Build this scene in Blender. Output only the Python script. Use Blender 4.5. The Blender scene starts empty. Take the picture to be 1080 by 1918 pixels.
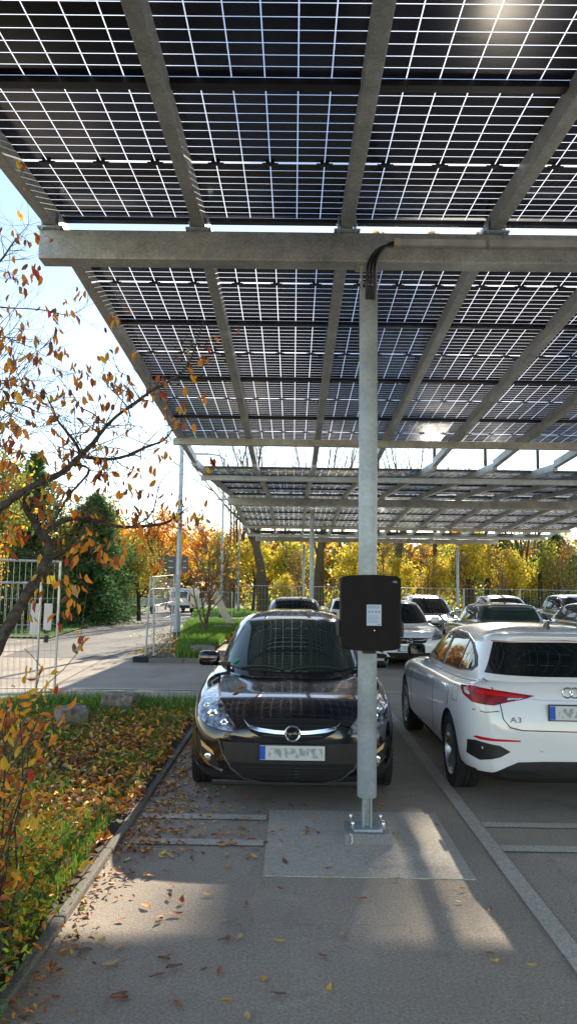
import bpy, bmesh, math, random
import numpy as np
from mathutils import Vector, Matrix
from mathutils.bvhtree import BVHTree
R = math.radians
random.seed(7)
rng = np.random.default_rng(11)
scene = bpy.context.scene
COL = scene.collection

# ------------------------------------------------------------------ camera model
F, PITCH, YAW, ROLL, EYE = 1349.0, R(5.92), R(-0.43), R(0.85), 1.79

def ray(px, py):
    a, b = px - 540, py - 959
    a, b = a * math.cos(ROLL) + b * math.sin(ROLL), -a * math.sin(ROLL) + b * math.cos(ROLL)
    xr, u = a / F, -b / F
    yr, z = math.cos(PITCH) - u * math.sin(PITCH), math.sin(PITCH) + u * math.cos(PITCH)
    return Vector((xr * math.cos(YAW) + yr * math.sin(YAW), -xr * math.sin(YAW) + yr * math.cos(YAW), z))

def at(px, py, Y):
    d = ray(px, py)
    return Vector((0, 0, EYE)) + d * (Y / d.y)

def gz(x, y):
    t = min(1, max(0, (y - 26) / 30.0)); t = t * t * (3 - 2 * t)
    return -0.25 * t

def on_ground(px, py, Z=0.0):
    d = ray(px, py)
    return Vector((0, 0, EYE)) + d * ((Z - EYE) / d.z)

cam_data = bpy.data.cameras.new('camera')
cam = bpy.data.objects.new('camera', cam_data); COL.objects.link(cam)
fwd = ray(540, 959).normalized(); up = (ray(540, 859) - ray(540, 959))
right = fwd.cross(up).normalized(); up = right.cross(fwd).normalized()
M = Matrix((right, up, -fwd)).transposed().to_4x4(); M.translation = (0, 0, EYE)
cam.matrix_world = M
cam_data.sensor_fit = 'VERTICAL'; cam_data.sensor_height = 24.0; cam_data.lens = 24.0 * F / 1918.0
cam_data.clip_start = 0.05; cam_data.clip_end = 3000
scene.camera = cam

# ------------------------------------------------------------------ light
SUN_AZ, SUN_EL = R(12.0), R(25.5)          # azimuth measured from +Y towards +X
sd = Vector((math.sin(SUN_AZ) * math.cos(SUN_EL), math.cos(SUN_AZ) * math.cos(SUN_EL), math.sin(SUN_EL)))
sun = bpy.data.lights.new('sun', 'SUN'); sun.energy = 2.9; sun.angle = R(0.55); sun.color = (1.0, 0.87, 0.68)
so = bpy.data.objects.new('sun', sun); COL.objects.link(so)
so.rotation_euler = (-sd).to_track_quat('-Z', 'Y').to_euler(); so.location = (20, 40, 30)
world = bpy.data.worlds.new('World'); scene.world = world; world.use_nodes = True
nt = world.node_tree; bg = nt.nodes['Background']
sky = nt.nodes.new('ShaderNodeTexSky'); sky.sky_type = 'NISHITA'; sky.sun_disc = False
sky.sun_elevation = SUN_EL; sky.sun_rotation = SUN_AZ; sky.altitude = 200
sky.air_density = 1.0; sky.dust_density = 0.05; sky.ozone_density = 1.6
wb = nt.nodes.new('ShaderNodeMix'); wb.data_type = 'RGBA'; wb.blend_type = 'MULTIPLY'; wb.inputs[0].default_value = 1; wb.inputs[7].default_value = (1.15, 1.0, .86, 1)   # camera white balance
nt.links.new(sky.outputs[0], wb.inputs[6]); nt.links.new(wb.outputs[2], bg.inputs[0]); bg.inputs[1].default_value = 0.085
scene.view_settings.view_transform = 'Standard'; scene.view_settings.look = 'None'
scene.view_settings.exposure = 2.0; scene.view_settings.gamma = 1
scene.cycles.use_denoising = True
scene.cycles.max_bounces = 7; scene.cycles.transparent_max_bounces = 16
scene.cycles.sample_clamp_indirect = 6

# ------------------------------------------------------------------ materials
MATS = {}
def nodes_of(name):
    m = bpy.data.materials.new(name); m.use_nodes = True
    return m, m.node_tree, m.node_tree.nodes['Principled BSDF']

def mat(name, col, rough=0.6, metal=0.0, spec=0.5, var=0.0, scale=8.0, bump=0.0, bscale=60.0, col2=None, coat=0.0, detail=4.0, trans=0.0, rvar=0.0):
    if name in MATS: return MATS[name]
    m, t, b = nodes_of(name)
    b.inputs['Base Color'].default_value = (*col, 1); b.inputs['Roughness'].default_value = rough
    b.inputs['Metallic'].default_value = metal; b.inputs['Specular IOR Level'].default_value = spec
    b.inputs['Coat Weight'].default_value = coat; b.inputs['Coat Roughness'].default_value = 0.04
    co = t.nodes.new('ShaderNodeTexCoord')
    if var or col2:
        n = t.nodes.new('ShaderNodeTexNoise'); n.inputs['Scale'].default_value = scale; n.inputs['Detail'].default_value = detail
        t.links.new(co.outputs['Object'], n.inputs['Vector'])
        r = t.nodes.new('ShaderNodeValToRGB'); t.links.new(n.outputs['Fac'], r.inputs['Fac'])
        c2 = col2 if col2 else tuple(min(1, c * (1 + var)) for c in col)
        c1 = col if col2 else tuple(c * (1 - var) for c in col)
        r.color_ramp.elements[0].position = 0.35; r.color_ramp.elements[1].position = 0.66
        r.color_ramp.elements[0].color = (*c1, 1); r.color_ramp.elements[1].color = (*c2, 1)
        t.links.new(r.outputs[0], b.inputs['Base Color'])
        if rvar:
            mr = t.nodes.new('ShaderNodeMapRange'); mr.inputs['To Min'].default_value = rough - rvar; mr.inputs['To Max'].default_value = rough + rvar
            t.links.new(n.outputs['Fac'], mr.inputs['Value']); t.links.new(mr.outputs[0], b.inputs['Roughness'])
    if bump:
        n2 = t.nodes.new('ShaderNodeTexNoise'); n2.inputs['Scale'].default_value = bscale; n2.inputs['Detail'].default_value = 5
        t.links.new(co.outputs['Object'], n2.inputs['Vector'])
        bp = t.nodes.new('ShaderNodeBump'); bp.inputs['Strength'].default_value = bump; bp.inputs['Distance'].default_value = 0.02
        t.links.new(n2.outputs['Fac'], bp.inputs['Height']); t.links.new(bp.outputs[0], b.inputs['Normal'])
    if trans:
        tr = t.nodes.new('ShaderNodeBsdfTranslucent'); mx = t.nodes.new('ShaderNodeMixShader'); mx.inputs[0].default_value = trans
        tr.inputs[0].default_value = (*(min(1, c * 1.5) for c in col), 1)
        out = t.nodes['Material Output']
        t.links.new(b.outputs[0], mx.inputs[1]); t.links.new(tr.outputs[0], mx.inputs[2]); t.links.new(mx.outputs[0], out.inputs['Surface'])
    MATS[name] = m
    return m

galv = None
def galvanised(name, base, dark, scale=26.0):
    m, t, b = nodes_of(name)
    co = t.nodes.new('ShaderNodeTexCoord')
    v = t.nodes.new('ShaderNodeTexVoronoi'); v.inputs['Scale'].default_value = scale * 3
    n = t.nodes.new('ShaderNodeTexNoise'); n.inputs['Scale'].default_value = scale * .35; n.inputs['Detail'].default_value = 6
    t.links.new(co.outputs['Object'], v.inputs['Vector']); t.links.new(co.outputs['Object'], n.inputs['Vector'])
    mx = t.nodes.new('ShaderNodeMix'); mx.data_type = 'FLOAT'; mx.inputs[0].default_value = .68
    sx = t.nodes.new('ShaderNodeSeparateColor'); t.links.new(v.outputs['Color'], sx.inputs[0])
    t.links.new(sx.outputs[0], mx.inputs[2]); t.links.new(n.outputs['Fac'], mx.inputs[3])
    r = t.nodes.new('ShaderNodeValToRGB'); r.color_ramp.elements[0].position = .3; r.color_ramp.elements[1].position = .75
    r.color_ramp.elements[0].color = (*dark, 1); r.color_ramp.elements[1].color = (*base, 1)
    t.links.new(mx.outputs[0], r.inputs[0]); t.links.new(r.outputs[0], b.inputs['Base Color'])
    mr = t.nodes.new('ShaderNodeMapRange'); mr.inputs['To Min'].default_value = .38; mr.inputs['To Max'].default_value = .6
    t.links.new(mx.outputs[0], mr.inputs['Value']); t.links.new(mr.outputs[0], b.inputs['Roughness'])
    ln_ = t.nodes.new('ShaderNodeTexNoise'); ln_.inputs['Scale'].default_value = 1.6; ln_.inputs['Detail'].default_value = 7; ln_.inputs['Roughness'].default_value = .65
    t.links.new(co.outputs['Object'], ln_.inputs['Vector']); m3 = t.nodes.new('ShaderNodeMapRange'); m3.inputs['From Min'].default_value = .3; m3.inputs['From Max'].default_value = .7
    m3.inputs['To Min'].default_value = .62; m3.inputs['To Max'].default_value = 1.2; t.links.new(ln_.outputs['Fac'], m3.inputs['Value'])
    m4 = t.nodes.new('ShaderNodeMix'); m4.data_type = 'RGBA'; m4.blend_type = 'MULTIPLY'; m4.inputs[0].default_value = 1
    t.links.new(r.outputs[0], m4.inputs[6]); t.links.new(m3.outputs[0], m4.inputs[7]); t.links.new(m4.outputs[2], b.inputs['Base Color'])
    b.inputs['Metallic'].default_value = .3
    MATS[name] = m; return m
galvanised('galvanised steel', (.56, .58, .55), (.33, .35, .33))
galvanised('galvanised post', (.50, .575, .62), (.39, .46, .50), 14)

def asphalt(name, c1, c2, speck=(.5, .48, .44), bump=.5, worn=False):
    m, t, b = nodes_of(name)
    co = t.nodes.new('ShaderNodeTexCoord')
    big = t.nodes.new('ShaderNodeTexNoise'); big.inputs['Scale'].default_value = .7; big.inputs['Detail'].default_value = 7; big.inputs['Roughness'].default_value = .62
    fine = t.nodes.new('ShaderNodeTexVoronoi'); fine.inputs['Scale'].default_value = 190
    gr = t.nodes.new('ShaderNodeTexNoise'); gr.inputs['Scale'].default_value = 70; gr.inputs['Detail'].default_value = 3
    for n in (big, fine, gr): t.links.new(co.outputs['Object'], n.inputs['Vector'])
    r = t.nodes.new('ShaderNodeValToRGB'); r.color_ramp.elements[0].position = .3; r.color_ramp.elements[1].position = .72
    r.color_ramp.elements[0].color = (*c1, 1); r.color_ramp.elements[1].color = (*c2, 1)
    t.links.new(big.outputs['Fac'], r.inputs[0])
    sc_ = t.nodes.new('ShaderNodeSeparateColor'); t.links.new(fine.outputs['Color'], sc_.inputs[0])
    r2 = t.nodes.new('ShaderNodeValToRGB'); r2.color_ramp.elements[0].position = .80; r2.color_ramp.elements[1].position = .97
    r2.color_ramp.elements[0].color = (0, 0, 0, 1); r2.color_ramp.elements[1].color = (.38, .38, .38, 1)
    t.links.new(sc_.outputs[0], r2.inputs[0])
    mx = t.nodes.new('ShaderNodeMix'); mx.data_type = 'RGBA'
    t.links.new(r2.outputs[0], mx.inputs[0]); t.links.new(r.outputs[0], mx.inputs[6]); mx.inputs[7].default_value = (*speck, 1)
    r3 = t.nodes.new('ShaderNodeMapRange'); r3.inputs['From Min'].default_value = .3; r3.inputs['From Max'].default_value = .7
    r3.inputs['To Min'].default_value = .72; r3.inputs['To Max'].default_value = 1.25
    t.links.new(gr.outputs['Fac'], r3.inputs['Value'])
    mu = t.nodes.new('ShaderNodeMix'); mu.data_type = 'RGBA'; mu.blend_type = 'MULTIPLY'; mu.inputs[0].default_value = 1
    t.links.new(mx.outputs[2], mu.inputs[6]); t.links.new(r3.outputs[0], mu.inputs[7])
    last = mu.outputs[2]
    if worn:                                   # old oil stains, hairline cracks and paler scuffed areas
        def fac(node, out, lo, hi, a, c):
            q = t.nodes.new('ShaderNodeMapRange'); q.inputs['From Min'].default_value = lo; q.inputs['From Max'].default_value = hi
            q.inputs['To Min'].default_value = a; q.inputs['To Max'].default_value = c; t.links.new(node.outputs[out], q.inputs['Value']); return q.outputs[0]
        wn = t.nodes.new('ShaderNodeTexNoise'); wn.inputs['Scale'].default_value = 2.2; wn.inputs['Detail'].default_value = 5; wn.inputs['Distortion'].default_value = 1.2
        wa = t.nodes.new('ShaderNodeVectorMath'); wa.operation = 'ADD'; ws_ = t.nodes.new('ShaderNodeVectorMath'); ws_.operation = 'SCALE'; ws_.inputs['Scale'].default_value = .35
        t.links.new(co.outputs['Object'], wn.inputs['Vector']); t.links.new(wn.outputs['Color'], ws_.inputs[0]); t.links.new(co.outputs['Object'], wa.inputs[0]); t.links.new(ws_.outputs[0], wa.inputs[1])
        cv = t.nodes.new('ShaderNodeTexVoronoi'); cv.feature = 'DISTANCE_TO_EDGE'; cv.inputs['Scale'].default_value = .42; t.links.new(wa.outputs[0], cv.inputs['Vector'])
        st = t.nodes.new('ShaderNodeTexNoise'); st.inputs['Scale'].default_value = 1.15; st.inputs['Detail'].default_value = 8; st.inputs['Roughness'].default_value = .7; t.links.new(co.outputs['Object'], st.inputs['Vector'])
        for src in (fac(cv, 'Distance', .0, .004, .80, 1.0), fac(st, 'Fac', .56, .70, 1.0, .66), fac(wn, 'Fac', .55, .75, 1.0, 1.16)):
            m2 = t.nodes.new('ShaderNodeMix'); m2.data_type = 'RGBA'; m2.blend_type = 'MULTIPLY'; m2.inputs[0].default_value = 1
            t.links.new(last, m2.inputs[6]); t.links.new(src, m2.inputs[7]); last = m2.outputs[2]
    t.links.new(last, b.inputs['Base Color'])
    b.inputs['Roughness'].default_value = .82; b.inputs['Specular IOR Level'].default_value = .35
    bp = t.nodes.new('ShaderNodeBump'); bp.inputs['Strength'].default_value = bump; bp.inputs['Distance'].default_value = .006
    t.links.new(fine.outputs['Distance'], bp.inputs['Height']); t.links.new(bp.outputs[0], b.inputs['Normal'])
    MATS[name] = m; return m
asphalt('asphalt', (.32, .265, .21), (.45, .38, .31), worn=True)
asphalt('road asphalt', (.12, .115, .11), (.19, .185, .175), worn=True)
asphalt('new concrete', (.45, .40, .335), (.56, .505, .43), speck=(.5, .49, .47), bump=.25, worn=True)
asphalt('plinth concrete', (.24, .24, .235), (.33, .33, .32), speck=(.4, .4, .4), bump=.4)
asphalt('worn paint', (.44, .39, .33), (.62, .57, .49), speck=(.5, .5, .48), bump=.4)
asphalt('kerb stone', (.13, .12, .10), (.24, .225, .2), bump=.6)
asphalt('soil', (.05, .04, .025), (.10, .08, .045), speck=(.2, .15, .08))
mat('lawn', (.05, .12, .015), .9, col2=(.12, .22, .03), scale=1.5, bump=.6, bscale=30)
mat('far ground', (.09, .085, .04), .95, col2=(.13, .13, .06), scale=.3)
for i, c in enumerate([(.12, .24, .03), (.19, .33, .045), (.07, .15, .025)]):
    mat('grass blade %d' % i, c, .6, trans=.35)
LEAFC = dict(orange=(.78, .27, .02), rust=(.36, .09, .02), brown=(.17, .07, .025), yellow=(.72, .42, .03), red=(.45, .05, .02), tan=(.48, .29, .13))
for k, c in LEAFC.items(): mat('leaf ' + k, c, .55, trans=.3, var=.25, scale=30)
for k, c in LEAFC.items(): mat('dry leaf ' + k, tuple(min(1, v * 1.2 + .015) for v in ((.30, .075, .03) if k == 'red' else c)), .65, var=.3, scale=25)
mat('foliage yellow', (.68, .50, .06), .7, trans=.5); mat('foliage gold', (.72, .40, .03), .7, trans=.5)
mat('foliage orange', (.60, .24, .03), .7, trans=.4); mat('foliage olive', (.30, .28, .05), .7, trans=.4)
mat('foliage lime', (.40, .46, .05), .7, trans=.5); mat('foliage green', (.05, .11, .025), .7, trans=.2)
mat('needle dark', (.05, .12, .045), .75, trans=.25); mat('needle mid', (.10, .22, .07), .75, trans=.35); mat('needle light', (.17, .27, .06), .75, trans=.25)
mat('foliage brown', (.22, .13, .06), .8, trans=.2)
mat('bark dark', (.030, .022, .017), .9, col2=(.10, .08, .06), scale=38, bump=.8)
mat('bark grey', (.13, .115, .085), .9, col2=(.22, .19, .14), scale=12, bump=.6)
mat('bark willow', (.07, .055, .03), .9, col2=(.13, .10, .055), scale=10)
mat('twig', (.14, .085, .06), .8); mat('twig pale', (.16, .11, .065), .8)
mat('stone', (.16, .13, .10), .9, col2=(.34, .29, .23), scale=14, bump=1.0, bscale=25)
mat('black plastic', (.016, .016, .016), .42, var=.2, scale=20)
mat('rubber', (.018, .018, .019), .75, var=.3, scale=30, bump=.2, bscale=200)
mat('black cable', (.01, .01, .012), .35)
mat('charger shell', (.006, .0055, .005), .6, spec=.22, var=.25, scale=14, bump=.05, bscale=300)
mat('paper', (.50, .60, .74), .5)
mat('print ink', (.10, .14, .25), .6); mat('logo grey', (.42, .42, .44), .4)
mat('stainless', (.75, .75, .77), .22, metal=1)
mat('chrome', (.82, .83, .85), .12, metal=1)
mat('conduit', (.55, .54, .50), .5, metal=.2, var=.15)
mat('black paint', (.005, .005, .008), .11, coat=1, var=.3, scale=5, rvar=.05)
mat('white paint', (.80, .81, .82), .22, coat=1, spec=.5)
mat('grey paint', (.09, .095, .10), .18, metal=.4, coat=1)
mat('silver paint', (.48, .50, .52), .22, metal=.6, coat=1)
mat('navy paint', (.012, .014, .022), .14, coat=1)
mat('car glass', (.006, .009, .009), .03, spec=.6)
mat('car glass green', (.02, .035, .03), .03, spec=.7)
mat('arch dark', (.01, .01, .01), .9)
mat('seam', (.012, .012, .012), .7)
mat('alloy', (.40, .41, .43), .3, metal=.9, var=.1); mat('alloy dark', (.05, .05, .055), .3, metal=.7)
mat('tail red', (.42, .004, .008), .22, spec=.3, col2=(.13, .002, .005), scale=12)
mat('reflector red', (.55, .012, .014), .25, spec=.3)
mat('lamp shell', (.05, .055, .065), .08, metal=.7, coat=1, col2=(.60, .64, .70), scale=22, detail=2)
mat('lamp bright', (.9, .92, .95), .08, metal=1); mat('amber', (.75, .45, .20), .25, coat=1)
mat('plate white', (.62, .66, .66), .35); mat('plate blue', (.01, .10, .55), .35)
mat('sign yellow', (.80, .52, .02), .5); mat('poster', (.62, .60, .60), .6, var=.08, scale=6)
mat('sign back', (.08, .085, .09), .5, metal=.4, var=.2); mat('timber pale', (.62, .56, .42), .7, var=.12, scale=5)
mat('light metal', (.55, .57, .58), .4, metal=.6, var=.15)
mat('module edge', (.012, .012, .014), .45); mat('side green', (.42, .47, .42), .6, var=.2)
mat('sticker green', (.02, .32, .22), .5); mat('interior grey', (.05, .05, .05), .8)

# blurred plate lettering: soft grey smudges of illegible characters
def plate_mat():
    m, t, b = nodes_of('plate lettering')
    co = t.nodes.new('ShaderNodeTexCoord'); mp = t.nodes.new('ShaderNodeMapping'); mp.inputs['Scale'].default_value = (26, 26, 16)
    n = t.nodes.new('ShaderNodeTexNoise'); n.inputs['Scale'].default_value = 1.0; n.inputs['Detail'].default_value = 1.0
    t.links.new(co.outputs['Object'], mp.inputs[0]); t.links.new(mp.outputs[0], n.inputs['Vector'])
    r = t.nodes.new('ShaderNodeValToRGB'); r.color_ramp.elements[0].position = .40; r.color_ramp.elements[1].position = .56
    r.color_ramp.elements[0].color = (.30, .33, .33, 1); r.color_ramp.elements[1].color = (.62, .66, .66, 1)
    t.links.new(n.outputs['Fac'], r.inputs[0]); t.links.new(r.outputs[0], b.inputs['Base Color']); b.inputs['Roughness'].default_value = .4
    MATS['plate lettering'] = m
plate_mat()

# bifacial glass module: dark half cells with translucent light gaps between them
CW, CH = 0.1835, 0.0925
MOD_W, MOD_L, MID = 1.134, 1.722, 0.020
def solar_mat():
    m, t, b = nodes_of('bifacial glass'); N, L = t.nodes, t.links
    co = N.new('ShaderNodeTexCoord'); sp = N.new('ShaderNodeSeparateXYZ'); L.new(co.outputs['Object'], sp.inputs[0])
    def mth(op, a, c=None, d=None):
        n = N.new('ShaderNodeMath'); n.operation = op
        for i, v in enumerate((a, c, d)):
            if v is None: continue
            if isinstance(v, (int, float)): n.inputs[i].default_value = v
            else: L.new(v, n.inputs[i])
        return n.outputs[0]
    def line(coord, pitch, half):                  # 1 within half of each multiple of the pitch
        f = mth('FRACT', mth('ADD', mth('DIVIDE', coord, pitch), 0.5))
        return mth('LESS_THAN', mth('ABSOLUTE', mth('SUBTRACT', f, 0.5)), half / pitch)
    ax = mth('ABSOLUTE', sp.outputs[0]); ay = mth('ABSOLUTE', sp.outputs[1])
    vx = mth('MULTIPLY', line(sp.outputs[0], CW, .0030), mth('LESS_THAN', ax, CW * 2.6))
    yy = mth('SUBTRACT', ay, MID / 2)
    hy = mth('MULTIPLY', line(yy, CH, .0025), mth('LESS_THAN', ay, MID / 2 + CH * 9.2))
    midg = mth('LESS_THAN', ay, MID / 2)
    msk = mth('MAXIMUM', mth('MAXIMUM', vx, hy), midg)
    msk = mth('MULTIPLY', msk, mth('LESS_THAN', ax, CW * 3.0 - .006))
    msk = mth('MULTIPLY', msk, mth('LESS_THAN', ay, MID / 2 + CH * 9.05))
    b.inputs['Roughness'].default_value = .15; b.inputs['Specular IOR Level'].default_value = .5
    n = N.new('ShaderNodeTexNoise'); n.inputs['Scale'].default_value = 1.3; n.inputs['Detail'].default_value = 5
    L.new(co.outputs['Object'], n.inputs['Vector'])
    cr = N.new('ShaderNodeValToRGB'); cr.color_ramp.elements[0].color = (.012, .012, .022, 1); cr.color_ramp.elements[1].color = (.034, .033, .052, 1)
    cr.color_ramp.elements[0].position = .35; cr.color_ramp.elements[1].position = .7
    L.new(n.outputs['Fac'], cr.inputs[0]); oi = N.new('ShaderNodeObjectInfo')
    sc2 = N.new('ShaderNodeMapRange'); sc2.inputs['To Min'].default_value = .55; sc2.inputs['To Max'].default_value = 1.7; L.new(oi.outputs['Random'], sc2.inputs['Value'])
    m5 = N.new('ShaderNodeMix'); m5.data_type = 'RGBA'; m5.blend_type = 'MULTIPLY'; m5.inputs[0].default_value = 1
    L.new(cr.outputs[0], m5.inputs[6]); L.new(sc2.outputs[0], m5.inputs[7]); L.new(m5.outputs[2], b.inputs['Base Color'])
    tl = N.new('ShaderNodeBsdfTranslucent'); tl.inputs[0].default_value = (.93, .93, 1, 1)
    tp = N.new('ShaderNodeBsdfTransparent'); tp.inputs[0].default_value = (.92, .93, 1, 1)
    gp = N.new('ShaderNodeMixShader'); gp.inputs[0].default_value = .15
    L.new(tl.outputs[0], gp.inputs[1]); L.new(tp.outputs[0], gp.inputs[2])
    mx = N.new('ShaderNodeMixShader'); L.new(msk, mx.inputs[0]); L.new(b.outputs[0], mx.inputs[1]); L.new(gp.outputs[0], mx.inputs[2])
    L.new(mx.outputs[0], N['Material Output'].inputs['Surface'])
    MATS['bifacial glass'] = m
solar_mat()

# ------------------------------------------------------------------ mesh helpers
def tag(o, label=None, cat=None, group=None, kind=None):
    if label: o['label'] = label
    if cat: o['category'] = cat
    if group: o['group'] = group
    if kind: o['kind'] = kind
    return o

def empty(name, loc=(0, 0, 0), rz=0, label=None, cat=None, group=None):
    o = bpy.data.objects.new(name, None); COL.objects.link(o)
    o.location = loc; o.rotation_euler = (0, 0, rz); o.empty_display_size = .1
    return tag(o, label, cat, group)

def copy_tree(o, parent=None):
    c = o.copy(); COL.objects.link(c)
    if parent is not None: c.parent = parent
    for ch in list(o.children): copy_tree(ch, c)
    return c

class MB:
    def __init__(s): s.v = []; s.f = []; s.m = []; s.mats = []; s.sm = []
    def mi(s, name):
        if name not in s.mats: s.mats.append(name)
        return s.mats.index(name)
    def add(s, vs, fs, m, smooth=False):
        b = len(s.v); s.v += [tuple(v) for v in vs]; k = s.mi(m)
        for f in fs: s.f.append(tuple(i + b for i in f)); s.m.append(k); s.sm.append(smooth)
        return s
    def box(s, c, d, m, rz=0, rx=0, ry=0, bev=0):
        x, y, z = d[0] / 2, d[1] / 2, d[2] / 2
        if bev:
            bm = bmesh.new(); bmesh.ops.create_cube(bm, size=1)
            for v in bm.verts: v.co = Vector((v.co.x * d[0], v.co.y * d[1], v.co.z * d[2]))
            bmesh.ops.bevel(bm, geom=bm.edges[:], offset=bev, segments=2, affect='EDGES', profile=.6)
            vs = [v.co.copy() for v in bm.verts]; bm.verts.index_update(); fs = [[v.index for v in f.verts] for f in bm.faces]; bm.free()
        else:
            vs = [Vector(p) for p in ((-x, -y, -z), (x, -y, -z), (x, y, -z), (-x, y, -z), (-x, -y, z), (x, -y, z), (x, y, z), (-x, y, z))]
            fs = [(0, 3, 2, 1), (4, 5, 6, 7), (0, 1, 5, 4), (1, 2, 6, 5), (2, 3, 7, 6), (3, 0, 4, 7)]
        mt = Matrix.Rotation(rz, 3, 'Z') @ Matrix.Rotation(ry, 3, 'Y') @ Matrix.Rotation(rx, 3, 'X')
        return s.add([mt @ v + Vector(c) for v in vs], fs, m)
    def tube(s, pts, rad, m, n=8, caps=True, smooth=True):
        pts = [Vector(p) for p in pts]
        if isinstance(rad, (int, float)): rad = [rad] * len(pts)
        vs, fs = [], []; prev = None
        for i, p in enumerate(pts):
            t = (pts[min(i + 1, len(pts) - 1)] - pts[max(i - 1, 0)])
            t = t.normalized() if t.length > 1e-9 else Vector((0, 0, 1))
            if prev is None:
                a = Vector((1, 0, 0)) if abs(t.x) < .8 else Vector((0, 1, 0))
                u = t.cross(a).normalized()
            else:
                u = (prev - t * prev.dot(t)); u = u.normalized() if u.length > 1e-6 else prev
            prev = u; w = t.cross(u)
            for k in range(n):
                an = 2 * math.pi * k / n; vs.append(p + (u * math.cos(an) + w * math.sin(an)) * rad[i])
        for i in range(len(pts) - 1):
            for k in range(n):
                a, b_ = i * n + k, i * n + (k + 1) % n; fs.append((a, b_, b_ + n, a + n))
        if caps: fs.append(tuple(range(n - 1, -1, -1))); fs.append(tuple(range((len(pts) - 1) * n, len(pts) * n)))
        return s.add(vs, fs, m, smooth)
    def lathe(s, prof, m, n=24, c=(0, 0, 0), axis='Z', smooth=True):
        vs, fs = [], []
        for r, h in prof:
            for k in range(n):
                a = 2 * math.pi * k / n; p = (r * math.cos(a), r * math.sin(a), h)
                if axis == 'X': p = (p[2], p[0], p[1])
                if axis == 'Y': p = (p[0], p[2], p[1])
                vs.append(Vector(p) + Vector(c))
        for i in range(len(prof) - 1):
            for k in range(n):
                a, b_ = i * n + k, i * n + (k + 1) % n; fs.append((a, b_, b_ + n, a + n))
        return s.add(vs, fs, m, smooth)
    def build(s, name, parent=None, loc=None, label=None, cat=None, group=None, kind=None, sharp=35):
        me = bpy.data.meshes.new(name); me.from_pydata(s.v, [], s.f)
        for m in s.mats: me.materials.append(MATS[m])
        me.polygons.foreach_set('material_index', s.m); me.polygons.foreach_set('use_smooth', s.sm)
        me.update()
        if any(s.sm) and len(s.f) < 60000: sharpen(me, sharp)
        o = bpy.data.objects.new(name, me); COL.objects.link(o)
        if parent is not None: o.parent = parent
        if loc is not None: o.location = loc
        return tag(o, label, cat, group, kind)

def sharpen(me, ang=35):
    bm = bmesh.new(); bm.from_mesh(me)
    for e in bm.edges:
        if len(e.link_faces) == 2 and e.calc_face_angle(0) > R(ang): e.smooth = False
    bm.to_mesh(me); bm.free()

def raw_mesh(name, V, Fc, mats, mi, parent=None, smooth=False, **kw):
    """V (n,3) array, Fc (m,k) array of equal-size faces."""
    me = bpy.data.meshes.new(name); V = np.asarray(V, dtype=np.float32); Fc = np.asarray(Fc, dtype=np.int32)
    n, k = Fc.shape
    me.vertices.add(len(V)); me.vertices.foreach_set('co', V.ravel())
    me.loops.add(n * k); me.loops.foreach_set('vertex_index', Fc.ravel())
    me.polygons.add(n); me.polygons.foreach_set('loop_start', np.arange(0, n * k, k, dtype=np.int32))
    for m in mats: me.materials.append(MATS[m])
    me.polygons.foreach_set('material_index', np.asarray(mi, dtype=np.int32))
    if smooth: me.polygons.foreach_set('use_smooth', np.ones(n, dtype=bool))
    me.update(calc_edges=True); me.validate()
    o = bpy.data.objects.new(name, me); COL.objects.link(o)
    if parent is not None: o.parent = parent
    return tag(o, **kw)

def text_mesh(txt, size, m, name, parent, mw, depth=.002):
    cu = bpy.data.curves.new(name, 'FONT'); cu.body = txt; cu.size = size; cu.extrude = depth; cu.align_x = 'CENTER'; cu.align_y = 'CENTER'
    tmp = bpy.data.objects.new('tmp', cu); COL.objects.link(tmp)
    me = bpy.data.meshes.new_from_object(tmp.evaluated_get(bpy.context.evaluated_depsgraph_get()))
    bpy.data.objects.remove(tmp); bpy.data.curves.remove(cu)
    me.name = name; me.materials.clear(); me.materials.append(MATS[m]); me.transform(mw)
    o = bpy.data.objects.new(name, me); COL.objects.link(o); o.parent = parent
    return o

# ------------------------------------------------------------------ the ground
def lerp_tab(tab, y):
    if y <= tab[0][0]: return tab[0][1]
    for (a, va), (b, vb) in zip(tab, tab[1:]):
        if y <= b: return va + (vb - va) * (y - a) / (b - a)
    return tab[-1][1]

YROWS = [-60, -30, -15, -5, 0, 1, 2, 3, 4, 5, 6, 7, 8, 9, 10, 11, 12, 13, 14, 15, 16, 17] + list(range(18, 62, 2)) + [66, 72, 80, 90, 100, 120, 160, 260, 500, 900]
def sheet(name, y0, y1, xl, xr, z, m, cols=6, bumpy=0.0, **kw):
    ys = [y0] + [y for y in YROWS if y0 + 1e-6 < y < y1 - 1e-6] + [y1]
    if bumpy: ys = list(np.linspace(y0, y1, int((y1 - y0) * 4) + 2))
    V, Fc = [], []
    for y in ys:
        a = xl(y) if callable(xl) else xl; b = xr(y) if callable(xr) else xr
        for k in range(cols + 1):
            x = a + (b - a) * k / cols
            V.append((x, y, z + gz(x, y) + (bumpy * (math.sin(x * 2.3 + y) * .5 + math.sin(y * 3.1 - x * 1.7) * .5) if 0 < k < cols else 0)))
    n = cols + 1
    for i in range(len(ys) - 1):
        for k in range(cols): Fc.append((i * n + k, i * n + k + 1, (i + 1) * n + k + 1, (i + 1) * n + k))
    return raw_mesh(name, V, Fc, [m], [0] * len(Fc), kind='structure', smooth=bool(bumpy), **kw)

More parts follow.
